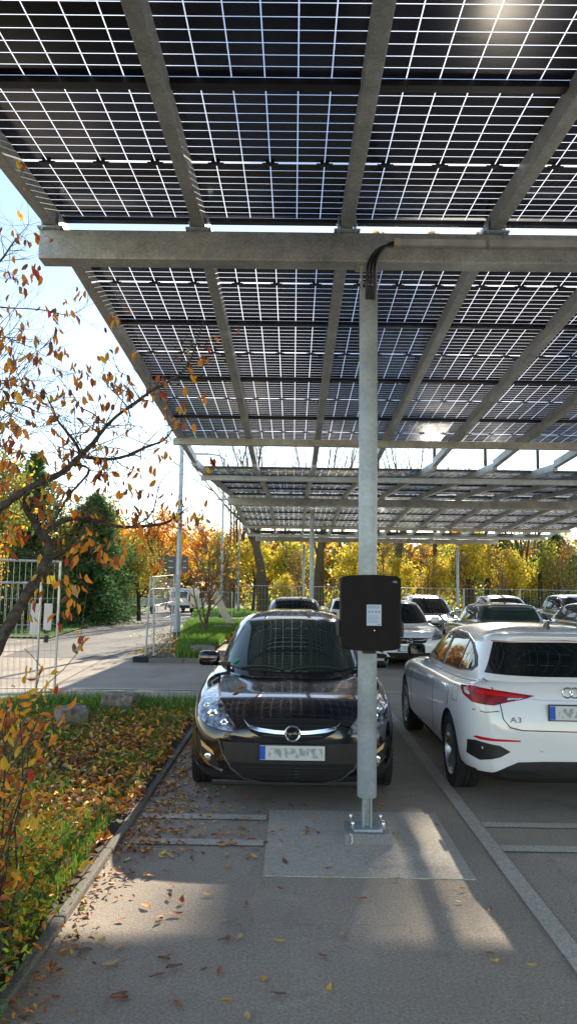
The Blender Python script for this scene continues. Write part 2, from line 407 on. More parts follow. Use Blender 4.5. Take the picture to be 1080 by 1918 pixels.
road_l = [(15, -6.6), (17, -6.9), (25, -7.9), (40, -9.4), (56, -11.2), (75, -14), (95, -19), (130, -34)]
road_r = [(15, -2.6), (17, -2.8), (22, -3.5), (29, -4.4), (45, -6.3), (56, -7.8), (75, -10.2), (95, -14.0), (130, -27)]
sheet('ground', -60, 900, -700, 700, -.04, 'far ground', cols=10)
sheet('asphalt', -30, 45, -26, 45, 0, 'asphalt', cols=8)
sheet('road', 17.6, 130, lambda y: lerp_tab(road_l, y), lambda y: lerp_tab(road_r, y), .006, 'road asphalt', cols=3)
sheet('grass verge', 23.5, 130, lambda y: -45, lambda y: lerp_tab(road_l, y) - .05, .05, 'lawn', cols=5)
sheet('traffic island', 17.0, 44, lambda y: lerp_tab(road_r, y) + .12 - (0 if y > 17.4 else .15), -2.05, .10, 'lawn', cols=6, bumpy=.03)
sheet('lawn', 44, 75, lambda y: lerp_tab(road_r, y) + .1, 60, .07, 'lawn', cols=8)
bed_r = lambda y: -1.245
sheet('planting bed', -8, 10.95, -9, bed_r, .03, 'soil', cols=20, bumpy=.02)
kb = MB()
for k in range(-8, 19):
    y0 = k * 1.0; y1 = min(y0 + .99, 10.97)
    if y0 > 10.9: break
    kb.box((-1.205, (y0 + y1) / 2, -.025 + .004 * math.sin(k * 5)), (.06, y1 - y0, .13), 'kerb stone', bev=.012, rz=.002 * math.sin(k * 3))
kb.build('kerb', kind='structure')
kb = MB()
for k in range(16):
    kb.box((-3.3 + k * .1 * 8 + .4, 16.93, .04), (.79, .12, .15), 'kerb stone', bev=.012) if -3.3 + k * .8 < -2.3 else None
kb.build('island kerb', kind='structure')

pad = MB(); pad.box((.5, 5.34, -.025), (1.32, 1.32, .06), 'new concrete'); pad.build('concrete pad', kind='structure')
ln = MB()
def stripe(a, b, w, z=.009):
    a, b = Vector((*a, 0)), Vector((*b, 0)); d = (b - a).normalized(); n = Vector((-d.y, d.x, 0)) * w / 2
    k = max(1, int((b - a).length)); vs, fs = [], []
    for i in range(k + 1):
        p = a + (b - a) * i / k; vs += [p - n + Vector((0, 0, z)), p + n + Vector((0, 0, z))]
        if i: j = 2 * i; fs.append((j - 2, j, j + 1, j - 1))
    ln.add(vs, fs, 'worn paint')
stripe((1.41, 2.0), (1.41, 10.7), .11)
stripe((1.47, 5.72), (9, 5.76), .11); stripe((1.47, 5.22), (9, 5.24), .12)
stripe((-1.15, 5.80), (-.18, 5.80), .12); stripe((-1.15, 5.24), (-.18, 5.24), .11)
stripe((-9, 12.4), (9, 12.9), .13)
for k in range(6): stripe((-.9 + 2.45 * k, 16.4), (-.9 + 2.45 * k, 21.3), .11)
ln.build('parking lines', kind='structure')

# ------------------------------------------------------------------ solar carports
XR0, SP, NR = -.7645, 1.1435, 12
BEAM_Z, BEAM_H, BEAM_W, RAFT_Z, RAFT_H = 4.283, .236, .155, 4.547, .138
SF, SN = .0536, .066
ridge_parts = {}
def module_mesh():
    x, y, t = MOD_W / 2, MOD_L / 2, .003
    mb = MB(); mb.add([(-x + .004, -y + .004, 0), (x - .004, -y + .004, 0), (x - .004, y - .004, 0), (-x + .004, y - .004, 0)], [(0, 3, 2, 1)], 'bifacial glass')
    for s in (-1, 1):
        mb.box((s * (x - .003), 0, .001), (.006, 2 * y, .012), 'module edge')
        mb.box((0, s * (y - .003), .001), (2 * x - .012, .006, .0125), 'module edge')
    o = mb.build('solar_panel')
    for s in (-1, 1):
        cb_ = MB()
        cb_.tube([(s * (2 * CW + .05 - k * .0), -.01 + .05 * math.sin(k * 1.2), -.008 - .028 * math.sin(math.pi * k / 7)) if k == 0 else (s * (2 * CW + .05 + .024 * k), .03 * math.sin(k * .9), -.008 - .03 * math.sin(math.pi * k / 7)) for k in range(8)], .0032, 'black cable', 5)
        cb_.build('cable', o)
    jb = MB()
    jb.box((0, 0, -.009), (.062, .034, .016), 'black plastic', bev=.004); jb.box((.04, 0, -.006), (.03, .012, .008), 'black cable'); jb.box((-.04, 0, -.006), (.03, .012, .008), 'black cable')
    for k in (-2, 0, 2):
        if k == -2: b0 = jb.build('junction_box', o, (k * CW, 0, 0))
        else:
            c = b0.copy(); COL.objects.link(c); c.parent = o; c.location = (k * CW, 0, 0)
    return o
proto_mod = module_mesh()
used_mod = [False]
def put_module(parent, x, y, z, slope, boxes=True):
    if not used_mod[0]: o = proto_mod; used_mod[0] = True; o.parent = parent
    elif boxes: o = copy_tree(proto_mod, parent)
    else: o = proto_mod.copy(); COL.objects.link(o); o.parent = parent
    o.location = (x, y, z); o.rotation_euler = (math.atan(slope), 0, 0)

def carport(ym, dz, near, far, label, boxes=True, ynear=None, yfar=None, posts=(.555, 8.62), sn=SF, cols=range(NR)):
    root = empty('solar_carport', (0, ym, 0), 0, label, 'solar carport', 'solar carports over the parking rows')
    xs = [XR0 + SP * (i - 1) for i in range(NR)]; xl, xr = -2.0, xs[-1] + .1
    L = xr - xl; xm = (xl + xr) / 2
    m = MB(); m.box((xm, 0, BEAM_Z + BEAM_H / 2 + dz), (L, BEAM_W, BEAM_H), 'galvanised steel', bev=.012); m.build('main_beam', root)
    def raft(x, y0, z0, y1, z1):
        m = MB(); d = Vector((0, y1 - y0, z1 - z0))
        m.box((0, 0, 0), (.092, d.length, RAFT_H), 'galvanised steel', rx=math.atan2(d.z, d.y), bev=.008)
        return m
    sides = []
    if near: sides.append((-1, sn, near, ynear))
    if far: sides.append((1, SF, far, yfar))
    for s, sl, nmod, yend in sides:
        off0 = .262 if s > 0 else -.082
        o0 = None
        for x in xs:
            if o0 is None:
                y0, y1 = s * .03, (yend - ym)
                z0, z1 = RAFT_Z + RAFT_H / 2 - sl * abs(y0) + dz, RAFT_Z + RAFT_H / 2 - sl * abs(y1) + dz
                o0 = raft(x, y0, z0, y1, z1).build('rafter', root, (x, (y0 + y1) / 2, (z0 + z1) / 2))
            else:
                o = o0.copy(); COL.objects.link(o); o.parent = root; o.location.x = x
        # dark rails under the module joints and the edge purlin below the rafters
        for k in range(nmod + 1):
            yy = off0 + s * k * 1.742 if s > 0 else -off0 * -1 + s * k * 1.742
            yy = (.262 + k * 1.742) if s > 0 else (.082 - k * 1.742)
            yy += (.03 if k == 0 else (-.03 if k == nmod else 0)) * s
            m = MB(); m.box((xm, yy, RAFT_Z + RAFT_H - .018 - sl * abs(yy) + dz), (L - .15, .062, .03), 'module edge', rx=-s * math.atan(sl)); m.build('panel_rail', root)
        ye = (.262 + (nmod - .52) * 1.742) if s > 0 else (.082 - (nmod - .26) * 1.742)
        m = MB(); m.box((xm, ye, RAFT_Z - sl * abs(ye) - .058 + dz), (L, .10, .112), 'galvanised steel', bev=.008); m.build('edge_purlin', root)
        for k in range(nmod):
            yc = (.262 + (k + .5) * 1.742) if s > 0 else (.082 - (k + .5) * 1.742)
            for i in range(NR - 1):
                put_module(root, (xs[i] + xs[i + 1]) / 2, yc, RAFT_Z + RAFT_H + .006 - sl * abs(yc) + dz, -s * sl, boxes)
    # cleats that carry the rafters on the beam
    c0 = None
    for x in xs:
        if c0 is None:
            m = MB(); m.box((-.064, -.04, .03), (.012, .11, .13), 'galvanised post'); m.box((.064, -.04, .03), (.012, .11, .13), 'galvanised post')
            m.box((0, -.04, -.014), (.20, .12, .014), 'galvanised post')
            m.tube([(-.085, -.05, .05), (.085, -.05, .05)], .011, 'stainless', 8); c0 = m.build('rafter_bracket', root, (x, -.01, BEAM_Z + BEAM_H + .022 + dz))
        else:
            c = c0.copy(); COL.objects.link(c); c.parent = root; c.location.x = x
    p0 = None
    for px in posts:
        if p0 is None:
            m = MB(); r = .070
            m.lathe([(.001, .292), (r * .93, .292), (r, .30), (r, 4.08 + dz), (r * .93, 4.09 + dz), (.001, 4.09 + dz)], 'galvanised post', 40)
            p0 = m.build('post', root, (px, 0, 0))
            f = MB()
            for s in (-1, 1): f.box((s * .027, 0, .19), (.012, .09, .26), 'galvanised post', bev=.003)
            f.box((0, 0, .20), (.04, .02, .22), 'galvanised steel')
            f.box((0, 0, .083), (.20, .20, .016), 'galvanised post', bev=.003); f.build('foot_bracket', p0)
            h = MB()
            for s in (-1, 1): h.box((s * .055, 0, (4.06 + BEAM_Z) / 2 + .005 + dz), (.012, .10, BEAM_Z - 4.06 + .01), 'galvanised steel', bev=.003)
            h.box((0, 0, BEAM_Z - .008 + dz), (.20, .15, .012), 'galvanised steel')
            h.tube([(-.08, 0, 4.15 + dz), (.08, 0, 4.15 + dz)], .012, 'stainless', 8); h.build('head_bracket', p0)
            for sx in (-1, 1):
                for sy in (-1, 1):
                    b = MB(); b.tube([(0, 0, .07), (0, 0, .15)], .0085, 'stainless', 8); b.lathe([(.001, .118), (.017, .118), (.017, .098), (.001, .098)], 'stainless', 6)
                    b.lathe([(.013, .122), (.013, .136), (.006, .146), (.001, .148)], 'stainless', 10)
                    b.build('anchor_bolt', p0, (sx * .108, sy * .085, 0))
        else: p = copy_tree(p0, root); p.location.x = px
    return root
VAL = 13.55
c1 = carport(5.39, 0, 3, 4, 'nearest galvanised carport roofed with glass solar panels, standing over the black hatchback', ynear=-.05, yfar=VAL, sn=SN)
c2 = carport(21.7, -.06, 4, 4, 'middle solar carport seen beyond the first roof, over the second row of cars', ynear=VAL + .01, yfar=29.9)
c3 = carport(38.0, -.12, 4, 0, 'farthest and smallest solar carport, one sloping roof ending in front of the yellow trees', boxes=False, ynear=29.91)

pl = MB(); pl.box((.555, 5.395, .035), (.335, .30, .08), 'plinth concrete', bev=.008)
pl.tube([(.42, 5.243, .078), (.436, 5.238, .07), (.44, 5.236, .03), (.432, 5.232, .012)], .006, 'conduit', 8)
pl.build('concrete_plinth', label='small square concrete block under the foot of the near carport post', cat='plinth')

# cable run on the near beam
cr = MB(); yb = 5.39 - BEAM_W / 2
cr.box(((.76 + 11.8) / 2, yb - .024, 4.425), (11.8 - .76, .044, .052), 'conduit', bev=.004)
for k in range(8): cr.box((1.45 + k * 1.4, yb - .026, 4.425), (.03, .05, .06), 'galvanised steel')
croot = cr.build('cable_conduit', label='grey square cable duct fixed along the front of the near carport beam', cat='cable duct')
en = MB(); en.box((.762, yb - .024, 4.425), (.05, .05, .058), 'timber pale'); en.build('end_cap', croot)
for k, dx in enumerate((-.027, 0, .027)):
    c = MB(); pts = []
    for i in range(15):
        t = i / 14; a = t * math.pi / 2
        pts.append((.78 - .22 * math.sin(a) ** .9 + dx * math.sin(a), yb - .022 - .012 * t - abs(dx) * .2, 4.425 + dx * .3 * (1 - t) - .23 * (1 - math.cos(a))))
    pts += [(.56 + dx, yb - .006, 4.10), (.56 + dx, yb + .002, 3.985)]
    c.tube(pts, .0105, 'black cable', 10); c.build('black_cable', croot)

# wall box on the post
def charger():
    root = empty('charging_box', (.553, 5.39, 0), 0, 'black rounded charging box with a white notice, clamped to the near carport post', 'charging box')
    W, z0, z1 = .213, 1.365, 1.868
    out = []
    n = 14
    for i in range(n + 1): t = -1 + 2 * i / n; out.append((t * (W - .0), z1 + .014 * (1 - t * t) - (.012 if abs(t) == 1 else 0)))
    for i in range(n + 1): t = 1 - 2 * i / n; out.append((t * (W - .004), z0 - .014 * (1 - t * t) + (.012 if abs(t) == 1 else 0)))
    bm = bmesh.new(); vs = [bm.verts.new((x, -.30, z)) for x, z in out]; f = bm.faces.new(vs)
    # subdivide the front for its slight bulge
    r = bmesh.ops.extrude_face_region(bm, geom=[f]); ex = [v for v in r['geom'] if isinstance(v, bmesh.types.BMVert)]
    for v in ex: v.co.y = -.088
    front = [e for e in bm.edges if all(abs(v.co.y + .30) < 1e-5 for v in e.verts)]
    bmesh.ops.bevel(bm, geom=front, offset=.016, segments=3, affect='EDGES', profile=.55)
    for k in range(-9, 10):
        bmesh.ops.bisect_plane(bm, geom=bm.verts[:] + bm.edges[:] + bm.faces[:], plane_co=(k * .022, 0, 0), plane_no=(1, 0, 0))
    for v in bm.verts:
        if v.co.y < -.2: v.co.y += .030 * (v.co.x / W) ** 2
    bmesh.ops.recalc_face_normals(bm, faces=bm.faces[:])
    me = bpy.data.meshes.new('casing'); bm.to_mesh(me); bm.free(); me.materials.append(MATS['charger shell'])
    for p in me.polygons: p.use_smooth = True
    sharpen(me, 30)
    o = bpy.data.objects.new('casing', me); COL.objects.link(o); o.parent = root
    b = MB(); b.box((0, -.079, 1.62), (.30, .018, .36), 'black plastic', bev=.004); b.box((0, 0, 1.76), (.17, .16, .035), 'black plastic', bev=.006)
    b.box((0, 0, 1.47), (.17, .16, .035), 'black plastic', bev=.006); b.box((0, -.13, 1.342), (.095, .07, .04), 'black plastic', bev=.008); b.build('mounting_bracket', root)
    for s in (-1, 1):
        h = MB(); h.box((s * .224, -.17, 1.50), (.022, .12, .11), 'black plastic', bev=.007); h.box((s * .236, -.17, 1.50), (.006, .09, .02), 'black cable', bev=.001); h.build('side_socket', root)
    p = MB(); yf = -.3045
    p.box((.016, yf, 1.600), (.108, .004, .150), 'black cable', bev=.001); p.box((.016, yf - .003, 1.601), (.102, .003, .145), 'paper')
    po = p.build('notice', root)
    t = MB()                                   # rows of small print and pictograms, too fine to be read
    for i, (zz, w) in enumerate([(1.664, .07), (1.657, .085), (1.650, .06), (1.595, .06), (1.586, .075), (1.577, .08), (1.568, .05), (1.559, .08), (1.550, .07)]):
        x = .016 - .043
        while x < .016 - .043 + w:
            l = random.uniform(.004, .012); t.box((x + l / 2, yf - .0052, zz), (l, .001, .0022 if i > 2 else .003), 'print ink'); x += l + .003
    for i, dx in enumerate((-.036, -.013, .012, .034)):
        t.lathe([(.0035, 0), (.0062, 0)], 'print ink', 10, (.016 + dx, yf - .0055, 1.625), 'Y'); t.box((.016 + dx, yf - .0052, 1.622), (.004, .001, .012), 'print ink')
    t.box((.05, yf - .0052, 1.538), (.022, .001, .004), 'print ink')
    t.build('printed_text', po)
    text_mesh('ABL', .022, 'logo grey', 'lettering', root, Matrix.Translation((.165, -.289, 1.834)) @ Matrix.Rotation(math.pi / 2, 4, 'X') @ Matrix.Rotation(.13, 4, 'Y'), .0012)
    l = MB(); l.lathe([(.001, 0), (.004, 0)], 'stainless', 10, (.02, -.303, 1.495), 'Y'); l.build('status_lamp', root)
charger()

# ------------------------------------------------------------------ cars
def eval_mesh(o):
    dg = bpy.context.evaluated_depsgraph_get(); dg.update()
    return bpy.data.meshes.new_from_object(o.evaluated_get(dg))

def lower_mesh(st, wheels, rw, W):
    vs, fs = [], []
    for (y, w, zb, zs, zt) in st:
        h = zs - zb
        half = [(0, zb), (.55 * w, zb), (.88 * w, zb + .01), (.975 * w, zb + .09), (1.0 * w, zb + .34 * h), (1.0 * w, zb + .64 * h), (.975 * w, zs - .07), (.90 * w, zs), (.62 * w, zs + .68 * (zt - zs)), (.3 * w, zt - .002), (0, zt)]
        loop = half + [(-x, z) for x, z in half[-2:0:-1]]
        vs += [(x, y, z) for x, z in loop]
    n = 20
    for i in range(len(st) - 1):
        for k in range(n):
            a, b = i * n + k, i * n + (k + 1) % n; fs.append((a, a + n, b + n, b))
    fs.append(tuple(range(n))); fs.append(tuple(range((len(st) - 1) * n, len(st) * n))[::-1])
    me = bpy.data.meshes.new('tmp'); me.from_pydata(vs, [], fs)
    o = bpy.data.objects.new('tmp', me); COL.objects.link(o)
    bm = bmesh.new(); bm.from_mesh(me); bmesh.ops.recalc_face_normals(bm, faces=bm.faces[:]); bm.to_mesh(me); bm.free()
    s = o.modifiers.new('s', 'SUBSURF'); s.levels = 3; s.render_levels = 3
    cut = MB()
    for yw in wheels:
        for sd_ in (-1, 1):
            cut.lathe([(.001, -.20), (rw + .045, -.20), (rw + .045, .22), (.001, .22)], 'arch dark', 40, (sd_ * (W / 2 - .10), yw, rw - .01), 'X', False)
    c = cut.build('cut')
    bm = bmesh.new(); bm.from_mesh(c.data); bmesh.ops.remove_doubles(bm, verts=bm.verts[:], dist=.002); bmesh.ops.recalc_face_normals(bm, faces=bm.faces[:]); bm.to_mesh(c.data); bm.free()
    b = o.modifiers.new('b', 'BOOLEAN'); b.operation = 'DIFFERENCE'; b.object = c; b.solver = 'EXACT'
    r = eval_mesh(o)
    bpy.data.objects.remove(o); bpy.data.objects.remove(c)
    return r

def green_mesh(rings, n=56, expf=3.6, exps=6.5, drop=0.0):
    vs, fs = [], []
    for (z, yf, yr, w) in rings:
        ym, hl = (yf + yr) / 2, (yr - yf) / 2
        for k in range(n):
            a = 2 * math.pi * k / n; c, s = math.cos(a), math.sin(a)
            e = expf if s < 0 else exps
            x = math.copysign(abs(c) ** (2 / e), c) * w; y = ym + math.copysign(abs(s) ** (2 / e), s) * hl
            vs.append((x, y, z - drop * max(0, (y - 2.3)) ** 2))
    for i in range(len(rings) - 1):
        for k in range(n):
            a, b = i * n + k, i * n + (k + 1) % n; fs.append((a, b, b + n, a + n))
    fs.append(tuple(range((len(rings) - 1) * n, len(rings) * n)))
    me = bpy.data.meshes.new('tmp'); me.from_pydata(vs, [], fs)
    o = bpy.data.objects.new('tmp', me); COL.objects.link(o)
    s = o.modifiers.new('s', 'SUBSURF'); s.levels = 1; s.render_levels = 1
    r = eval_mesh(o); bpy.data.objects.remove(o); return r

SHAPES = {
 'hatch front': dict(L=4.42, W=1.81, rw=.325, wheels=(.90, 3.585),
  st=[(0, .54, .27, .59, .61), (.035, .66, .22, .655, .685), (.12, .765, .20, .72, .765), (.32, .86, .19, .80, .85), (.70, .905, .19, .855, .875), (1.05, .91, .19, .905, .925), (1.35, .91, .18, .94, .95), (2.2, .905, .18, .965, .99), (3.0, .905, .18, .985, 1.0), (3.7, .905, .19, 1.0, 1.02), (4.1, .875, .22, 1.0, 1.03), (4.3, .81, .26, .96, 1.0), (4.38, .70, .30, .87, .92), (4.42, .60, .36, .75, .8)],
  rings=[(.86, 1.00, 4.22, .80), (.97, 1.13, 4.2, .785), (1.08, 1.32, 4.13, .755), (1.22, 1.58, 4.02, .70), (1.34, 1.80, 3.90, .645), (1.40, 1.93, 3.84, .61), (1.455, 2.12, 3.75, .545), (1.495, 2.4, 3.5, .41), (1.515, 2.75, 3.2, .2)]),
 'hatch rear': dict(L=4.34, W=1.816, rw=.325, wheels=(.86, 3.495),
  st=[(0, .54, .27, .56, .60), (.035, .66, .22, .62, .66), (.12, .765, .20, .70, .74), (.32, .86, .19, .80, .83), (.70, .905, .19, .87, .92), (1.10, .91, .19, .93, .97), (1.5, .905, .18, .955, .99), (2.2, .90, .18, .965, 1.0), (3.0, .905, .18, .975, 1.0), (3.55, .915, .19, .985, 1.01), (3.95, .905, .20, 1.01, 1.03), (4.14, .865, .215, 1.02, 1.04), (4.235, .80, .225, .98, 1.02), (4.275, .75, .23, .88, .93), (4.34, .70, .26, .64, .67)],
  rings=[(.88, 1.00, 4.235, .815), (.99, 1.16, 4.225, .80), (1.08, 1.36, 4.18, .765), (1.20, 1.62, 4.09, .715), (1.30, 1.84, 4.01, .67), (1.345, 1.98, 4.00, .64), (1.375, 2.1, 4.03, .61), (1.405, 2.3, 3.95, .52), (1.432, 2.6, 3.55, .36), (1.445, 2.85, 3.3, .2)]),
}
SHAPES['saloon'] = dict(SHAPES['hatch front'])
mesh_cache = {}

class Car:
    def __init__(s, shape, paint, label, x, y, facing, sz=1.0, sx=1.0, rz=0.0, name='parked_car', group='cars parked in the solar car park', zoff=0, cat='car', sl=1.0, glass='car glass'):
        S = SHAPES[shape]; s.S = S; s.paint = paint; s.sc = Vector((sx, sl, sz)); s.L = S['L'] * sl; s.W = S['W'] * sx; s.glass = glass
        s.root = empty(name, (0, 0, 0), 0, label, cat, group)
        key = (shape,)
        if key not in mesh_cache: mesh_cache[key] = (lower_mesh(S['st'], S['wheels'], S['rw'], S['W']), green_mesh(S['rings']))
        lo, gr = mesh_cache[key]
        vs, fs, mi = [], [], []
        for me in (lo, gr):
            b = len(vs); vs += [Vector((v.co.x * sx, v.co.y * sl, v.co.z * sz)) for v in me.vertices]
            for p in me.polygons:
                fs.append(tuple(i + b for i in p.vertices)); dark = False
                if me is lo:
                    c = p.center
                    for yw in S['wheels']:
                        if abs(math.hypot(c.y - yw, c.z - S['rw'] + .01) - S['rw'] - .045) < .012 and abs(abs(p.normal.x)) < .5 and abs(c.x) > S['W'] / 2 - .31: dark = True
                        if abs(abs(c.x) - (S['W'] / 2 - .30)) < .01 and math.hypot(c.y - yw, c.z - S['rw']) < S['rw'] + .06: dark = True
                    if p.normal.z < -.25 and c.z < .30: dark = True
                mi.append(1 if dark else 0)
        me = bpy.data.meshes.new('body'); me.from_pydata(vs, [], fs); me.materials.append(MATS[paint]); me.materials.append(MATS['arch dark'])
        me.polygons.foreach_set('material_index', mi); me.polygons.foreach_set('use_smooth', [True] * len(fs)); sharpen(me, 40)
        o = bpy.data.objects.new('body', me); COL.objects.link(o); o.parent = s.root; s.body = o
        s.bvh = BVHTree.FromPolygons(vs, fs)
        s.rw = S['rw'] * sz; s.wy = [w * sl for w in S['wheels']]
        s.place = (x, y, facing, rz, zoff)
        if facing == 'front': s.root.location = (x, y, zoff); s.root.rotation_euler.z = rz
        else: s.root.rotation_euler.z = math.pi + rz; s.root.location = (x, y + s.L, zoff)
    def cast(s, view, u, v, side=1):
        if view == 'F': o, d = Vector((u, -3, v)), Vector((0, 1, 0))
        elif view == 'R': o, d = Vector((-u, s.L + 3, v)), Vector((0, -1, 0))
        elif view == 'S': o, d = Vector((side * 3, u, v)), Vector((-side, 0, 0))
        else: o, d = Vector((u, v, 4)), Vector((0, 0, -1))
        h = s.bvh.ray_cast(o, d)
        k = 0
        while h[0] is None and view in 'FR' and k < 14:
            k += 1; o = Vector((o.x * .987, o.y, o.z + (.006 if o.z < .5 else -.004))); h = s.bvh.ray_cast(o, d)
        if h[0] is None: h = s.bvh.find_nearest(o + d * (4.3 if view in 'FR' else 2.2))
        s.nrm = h[1] if h[1].dot(d) < 0 else -h[1]
        return h[0], d
    def patch(s, name, polys, view, m, off=.004, res=.05, side=1, parent=None, label=None):
        bm = bmesh.new()
        for poly in polys:
            bm.faces.new([bm.verts.new((u, v, 0)) for u, v in poly])
        us = [v.co.x for v in bm.verts]; vv = [v.co.y for v in bm.verts]
        k = math.ceil(min(us) / res) * res
        while k < max(us): bmesh.ops.bisect_plane(bm, geom=bm.verts[:] + bm.edges[:] + bm.faces[:], plane_co=(k, 0, 0), plane_no=(1, 0, 0)); k += res
        k = math.ceil(min(vv) / res) * res
        while k < max(vv): bmesh.ops.bisect_plane(bm, geom=bm.verts[:] + bm.edges[:] + bm.faces[:], plane_co=(0, k, 0), plane_no=(0, 1, 0)); k += res
        d = None
        for v in bm.verts:
            h, d = s.cast(view, v.co.x, v.co.y, side); v.co = h + (s.nrm - d * .5).normalized() * off
        bm.normal_update()
        for f in bm.faces:
            if f.normal.dot(d) > 0: f.normal_flip()
        bmesh.ops.recalc_face_normals(bm, faces=[])
        bd = [e for e in bm.edges if e.is_boundary]
        r = bmesh.ops.extrude_edge_only(bm, edges=bd)
        for g in r['geom']:
            if isinstance(g, bmesh.types.BMVert): g.co += d * (off + .004)
        for e in bd: e.smooth = False
        for f in bm.faces: f.smooth = True
        me = bpy.data.meshes.new(name); bm.to_mesh(me); bm.free(); me.materials.append(MATS[m])
        o = bpy.data.objects.new(name, me); COL.objects.link(o); o.parent = parent or s.root
        if label: o['label'] = label
        return o
    def ribbon(s, name, lines, w, view, m, off=.003, side=1, parent=None, res=.06):
        polys = []
        for pts in lines:
            P = [Vector(p) for p in pts]; N = []
            for i in range(len(P)):
                t = (P[min(i + 1, len(P) - 1)] - P[max(i - 1, 0)]).normalized(); N.append(Vector((-t.y, t.x)))
            for i in range(len(P) - 1):
                polys.append([P[i] - N[i] * w / 2, P[i + 1] - N[i + 1] * w / 2, P[i + 1] + N[i + 1] * w / 2, P[i] + N[i] * w / 2])
        return s.patch(name, polys, view, m, off, res, side, parent)
    def wheels(s, style='spoke', dark=False, steer=0):
        rw, w = s.rw, .205
        t = MB(); h = w / 2
        t.lathe([(rw * .66, -h + .01), (rw * .80, -h), (rw * .93, -h + .004), (rw * .985, -h + .022), (rw, -h + .045), (rw, -h + .075), (rw - .008, -h + .077), (rw - .008, -h + .083), (rw, -h + .085), (rw, h - .085), (rw - .008, h - .083), (rw - .008, h - .077), (rw, h - .075), (rw, h - .045), (rw * .985, h - .022), (rw * .93, h - .004), (rw * .80, h), (rw * .66, h - .01)], 'rubber', 48, axis='X')
        # tread blocks on both shoulders
        for k in range(56):
            a = 2 * math.pi * k / 56
            for sx in (-1, 1):
                t.box((sx * (h - .03), rw * .994 * math.cos(a), rw * .994 * math.sin(a)), (.05, .02, .010), 'rubber', rx=a - math.pi / 2)
        wheel = t.build('wheel', s.root)
        am = 'alloy dark' if dark else 'alloy'; r = MB()
        r.lathe([(rw * .66, -h + .01), (rw * .685, -h + .004), (rw * .66, -h + .002), (rw * .62, -h + .03), (rw * .60, .02), (.02, .03)], am, 40, axis='X')
        n = 5
        for k in range(n):
            a = 2 * math.pi * k / n + .3
            for da in ((-.13, .13) if style == 'twin' else (0,)):
                aa = a + da; c, sn_ = math.cos(aa), math.sin(aa); ww = .022 if style == 'twin' else .034
                p0, p1 = Vector((-h + .030, .04 * c, .04 * sn_)), Vector((-h + .012, rw * .64 * c, rw * .64 * sn_))
                q = Vector((0, -sn_, c)) * ww
                r.add([p0 - q * .9, p0 + q * .9, p1 + q * .75, p1 - q * .75, p0 - q * .9 + Vector((.03, 0, 0)), p0 + q * .9 + Vector((.03, 0, 0)), p1 + q * .75 + Vector((.03, 0, 0)), p1 - q * .75 + Vector((.03, 0, 0))],
                      [(0, 1, 2, 3), (7, 6, 5, 4), (0, 3, 7, 4), (1, 5, 6, 2), (0, 4, 5, 1), (3, 2, 6, 7)], am)
        r.lathe([(.001, -h + .020), (.03, -h + .020), (.055, -h + .03), (.06, .0)], am, 20, axis='X')
        r.lathe([(.02, .028), (rw * .45, .028), (rw * .45, .01), (.02, .01)], 'alloy dark', 24, axis='X')
        r.build('rim', wheel)
        first = True
        for yw in s.wy:
            for sx in (-1, 1):
                o = wheel if first else copy_tree(wheel, s.root); first = False
                o.location = (sx * (s.W / 2 - h - .012), yw, rw - .002)
                o.rotation_euler = (0, 0, (0 if sx < 0 else math.pi) + (steer if yw < 2 else 0))
    def mirrors(s, y=1.55, z=1.0, m=None, w=.19, gm='chrome'):
        z *= s.sc.z; m = m or s.paint
        for sx in (-1, 1):
            b = MB(); x0 = s.W / 2 - .115
            b.box((sx * (x0 + .065), y - .02, z + .055), (.21, .13, .15), m, bev=.05)
            o = b.build('mirror', s.root)
            for p in o.data.polygons: p.use_smooth = True
            g = MB(); g.box((sx * (x0 + .065), y + .047, z + .057), (.16, .004, .10), gm, bev=.0015); g.build('mirror_glass', o)
            f = MB(); f.box((sx * (x0 - .09), y, z + .0), (.25, .07, .04), 'black plastic', bev=.012); f.build('mirror_foot', o)
    def plate(s, view, u, z, depth=None, w=.52, hh=.112):
        hit, d = s.cast(view, u, z); y = hit.y - d.y * .022
        sgn = 1 if view == 'F' else -1
        x = u * sgn
        m = MB(); m.box((x, y, z), (w + .02, .014, hh + .02), 'black plastic', bev=.003); o = m.build('number_plate', s.root)
        m = MB(); m.box((x, y - sgn * .009, z), (w, .004, hh), 'plate white'); m.box((x - sgn * (w / 2 - .022), y - sgn * .0115, z), (.044, .002, hh - .006), 'plate blue')
        m.box((x + sgn * .025, y - sgn * .0115, z), (w - .09, .0015, hh * .66), 'plate lettering'); m.build('plate_face', o)
    def side_glass(s, polys, label=None):
        for sd_ in (-1, 1):
            s.patch('window_surround', [[(y, z) for y, z in p] for p in polys['surround']], 'S', 'module edge', .003, .05, sd_)
            for k in polys['glass']: s.patch('side_window', [k], 'S', s.glass, .006, .05, sd_)
    def side_seams(s, lines, handles=()):
        for sd_ in (-1, 1):
            s.ribbon('door_seam', lines, .011, 'S', 'seam', .0015, sd_)
            for (y, z) in handles:
                h, d = s.cast('S', y, z, sd_); m = MB(); m.box((h.x + sd_ * .018, y, z), (.022, .19, .028), s.paint, bev=.009); o = m.build('door_handle', s.root)
                for p in o.data.polygons: p.use_smooth = True

def sc_poly(p, sy=1, sz=1): return [(a * sy, b * sz) for a, b in p]
def mir(p): return [(-a, b) for a, b in p][::-1]

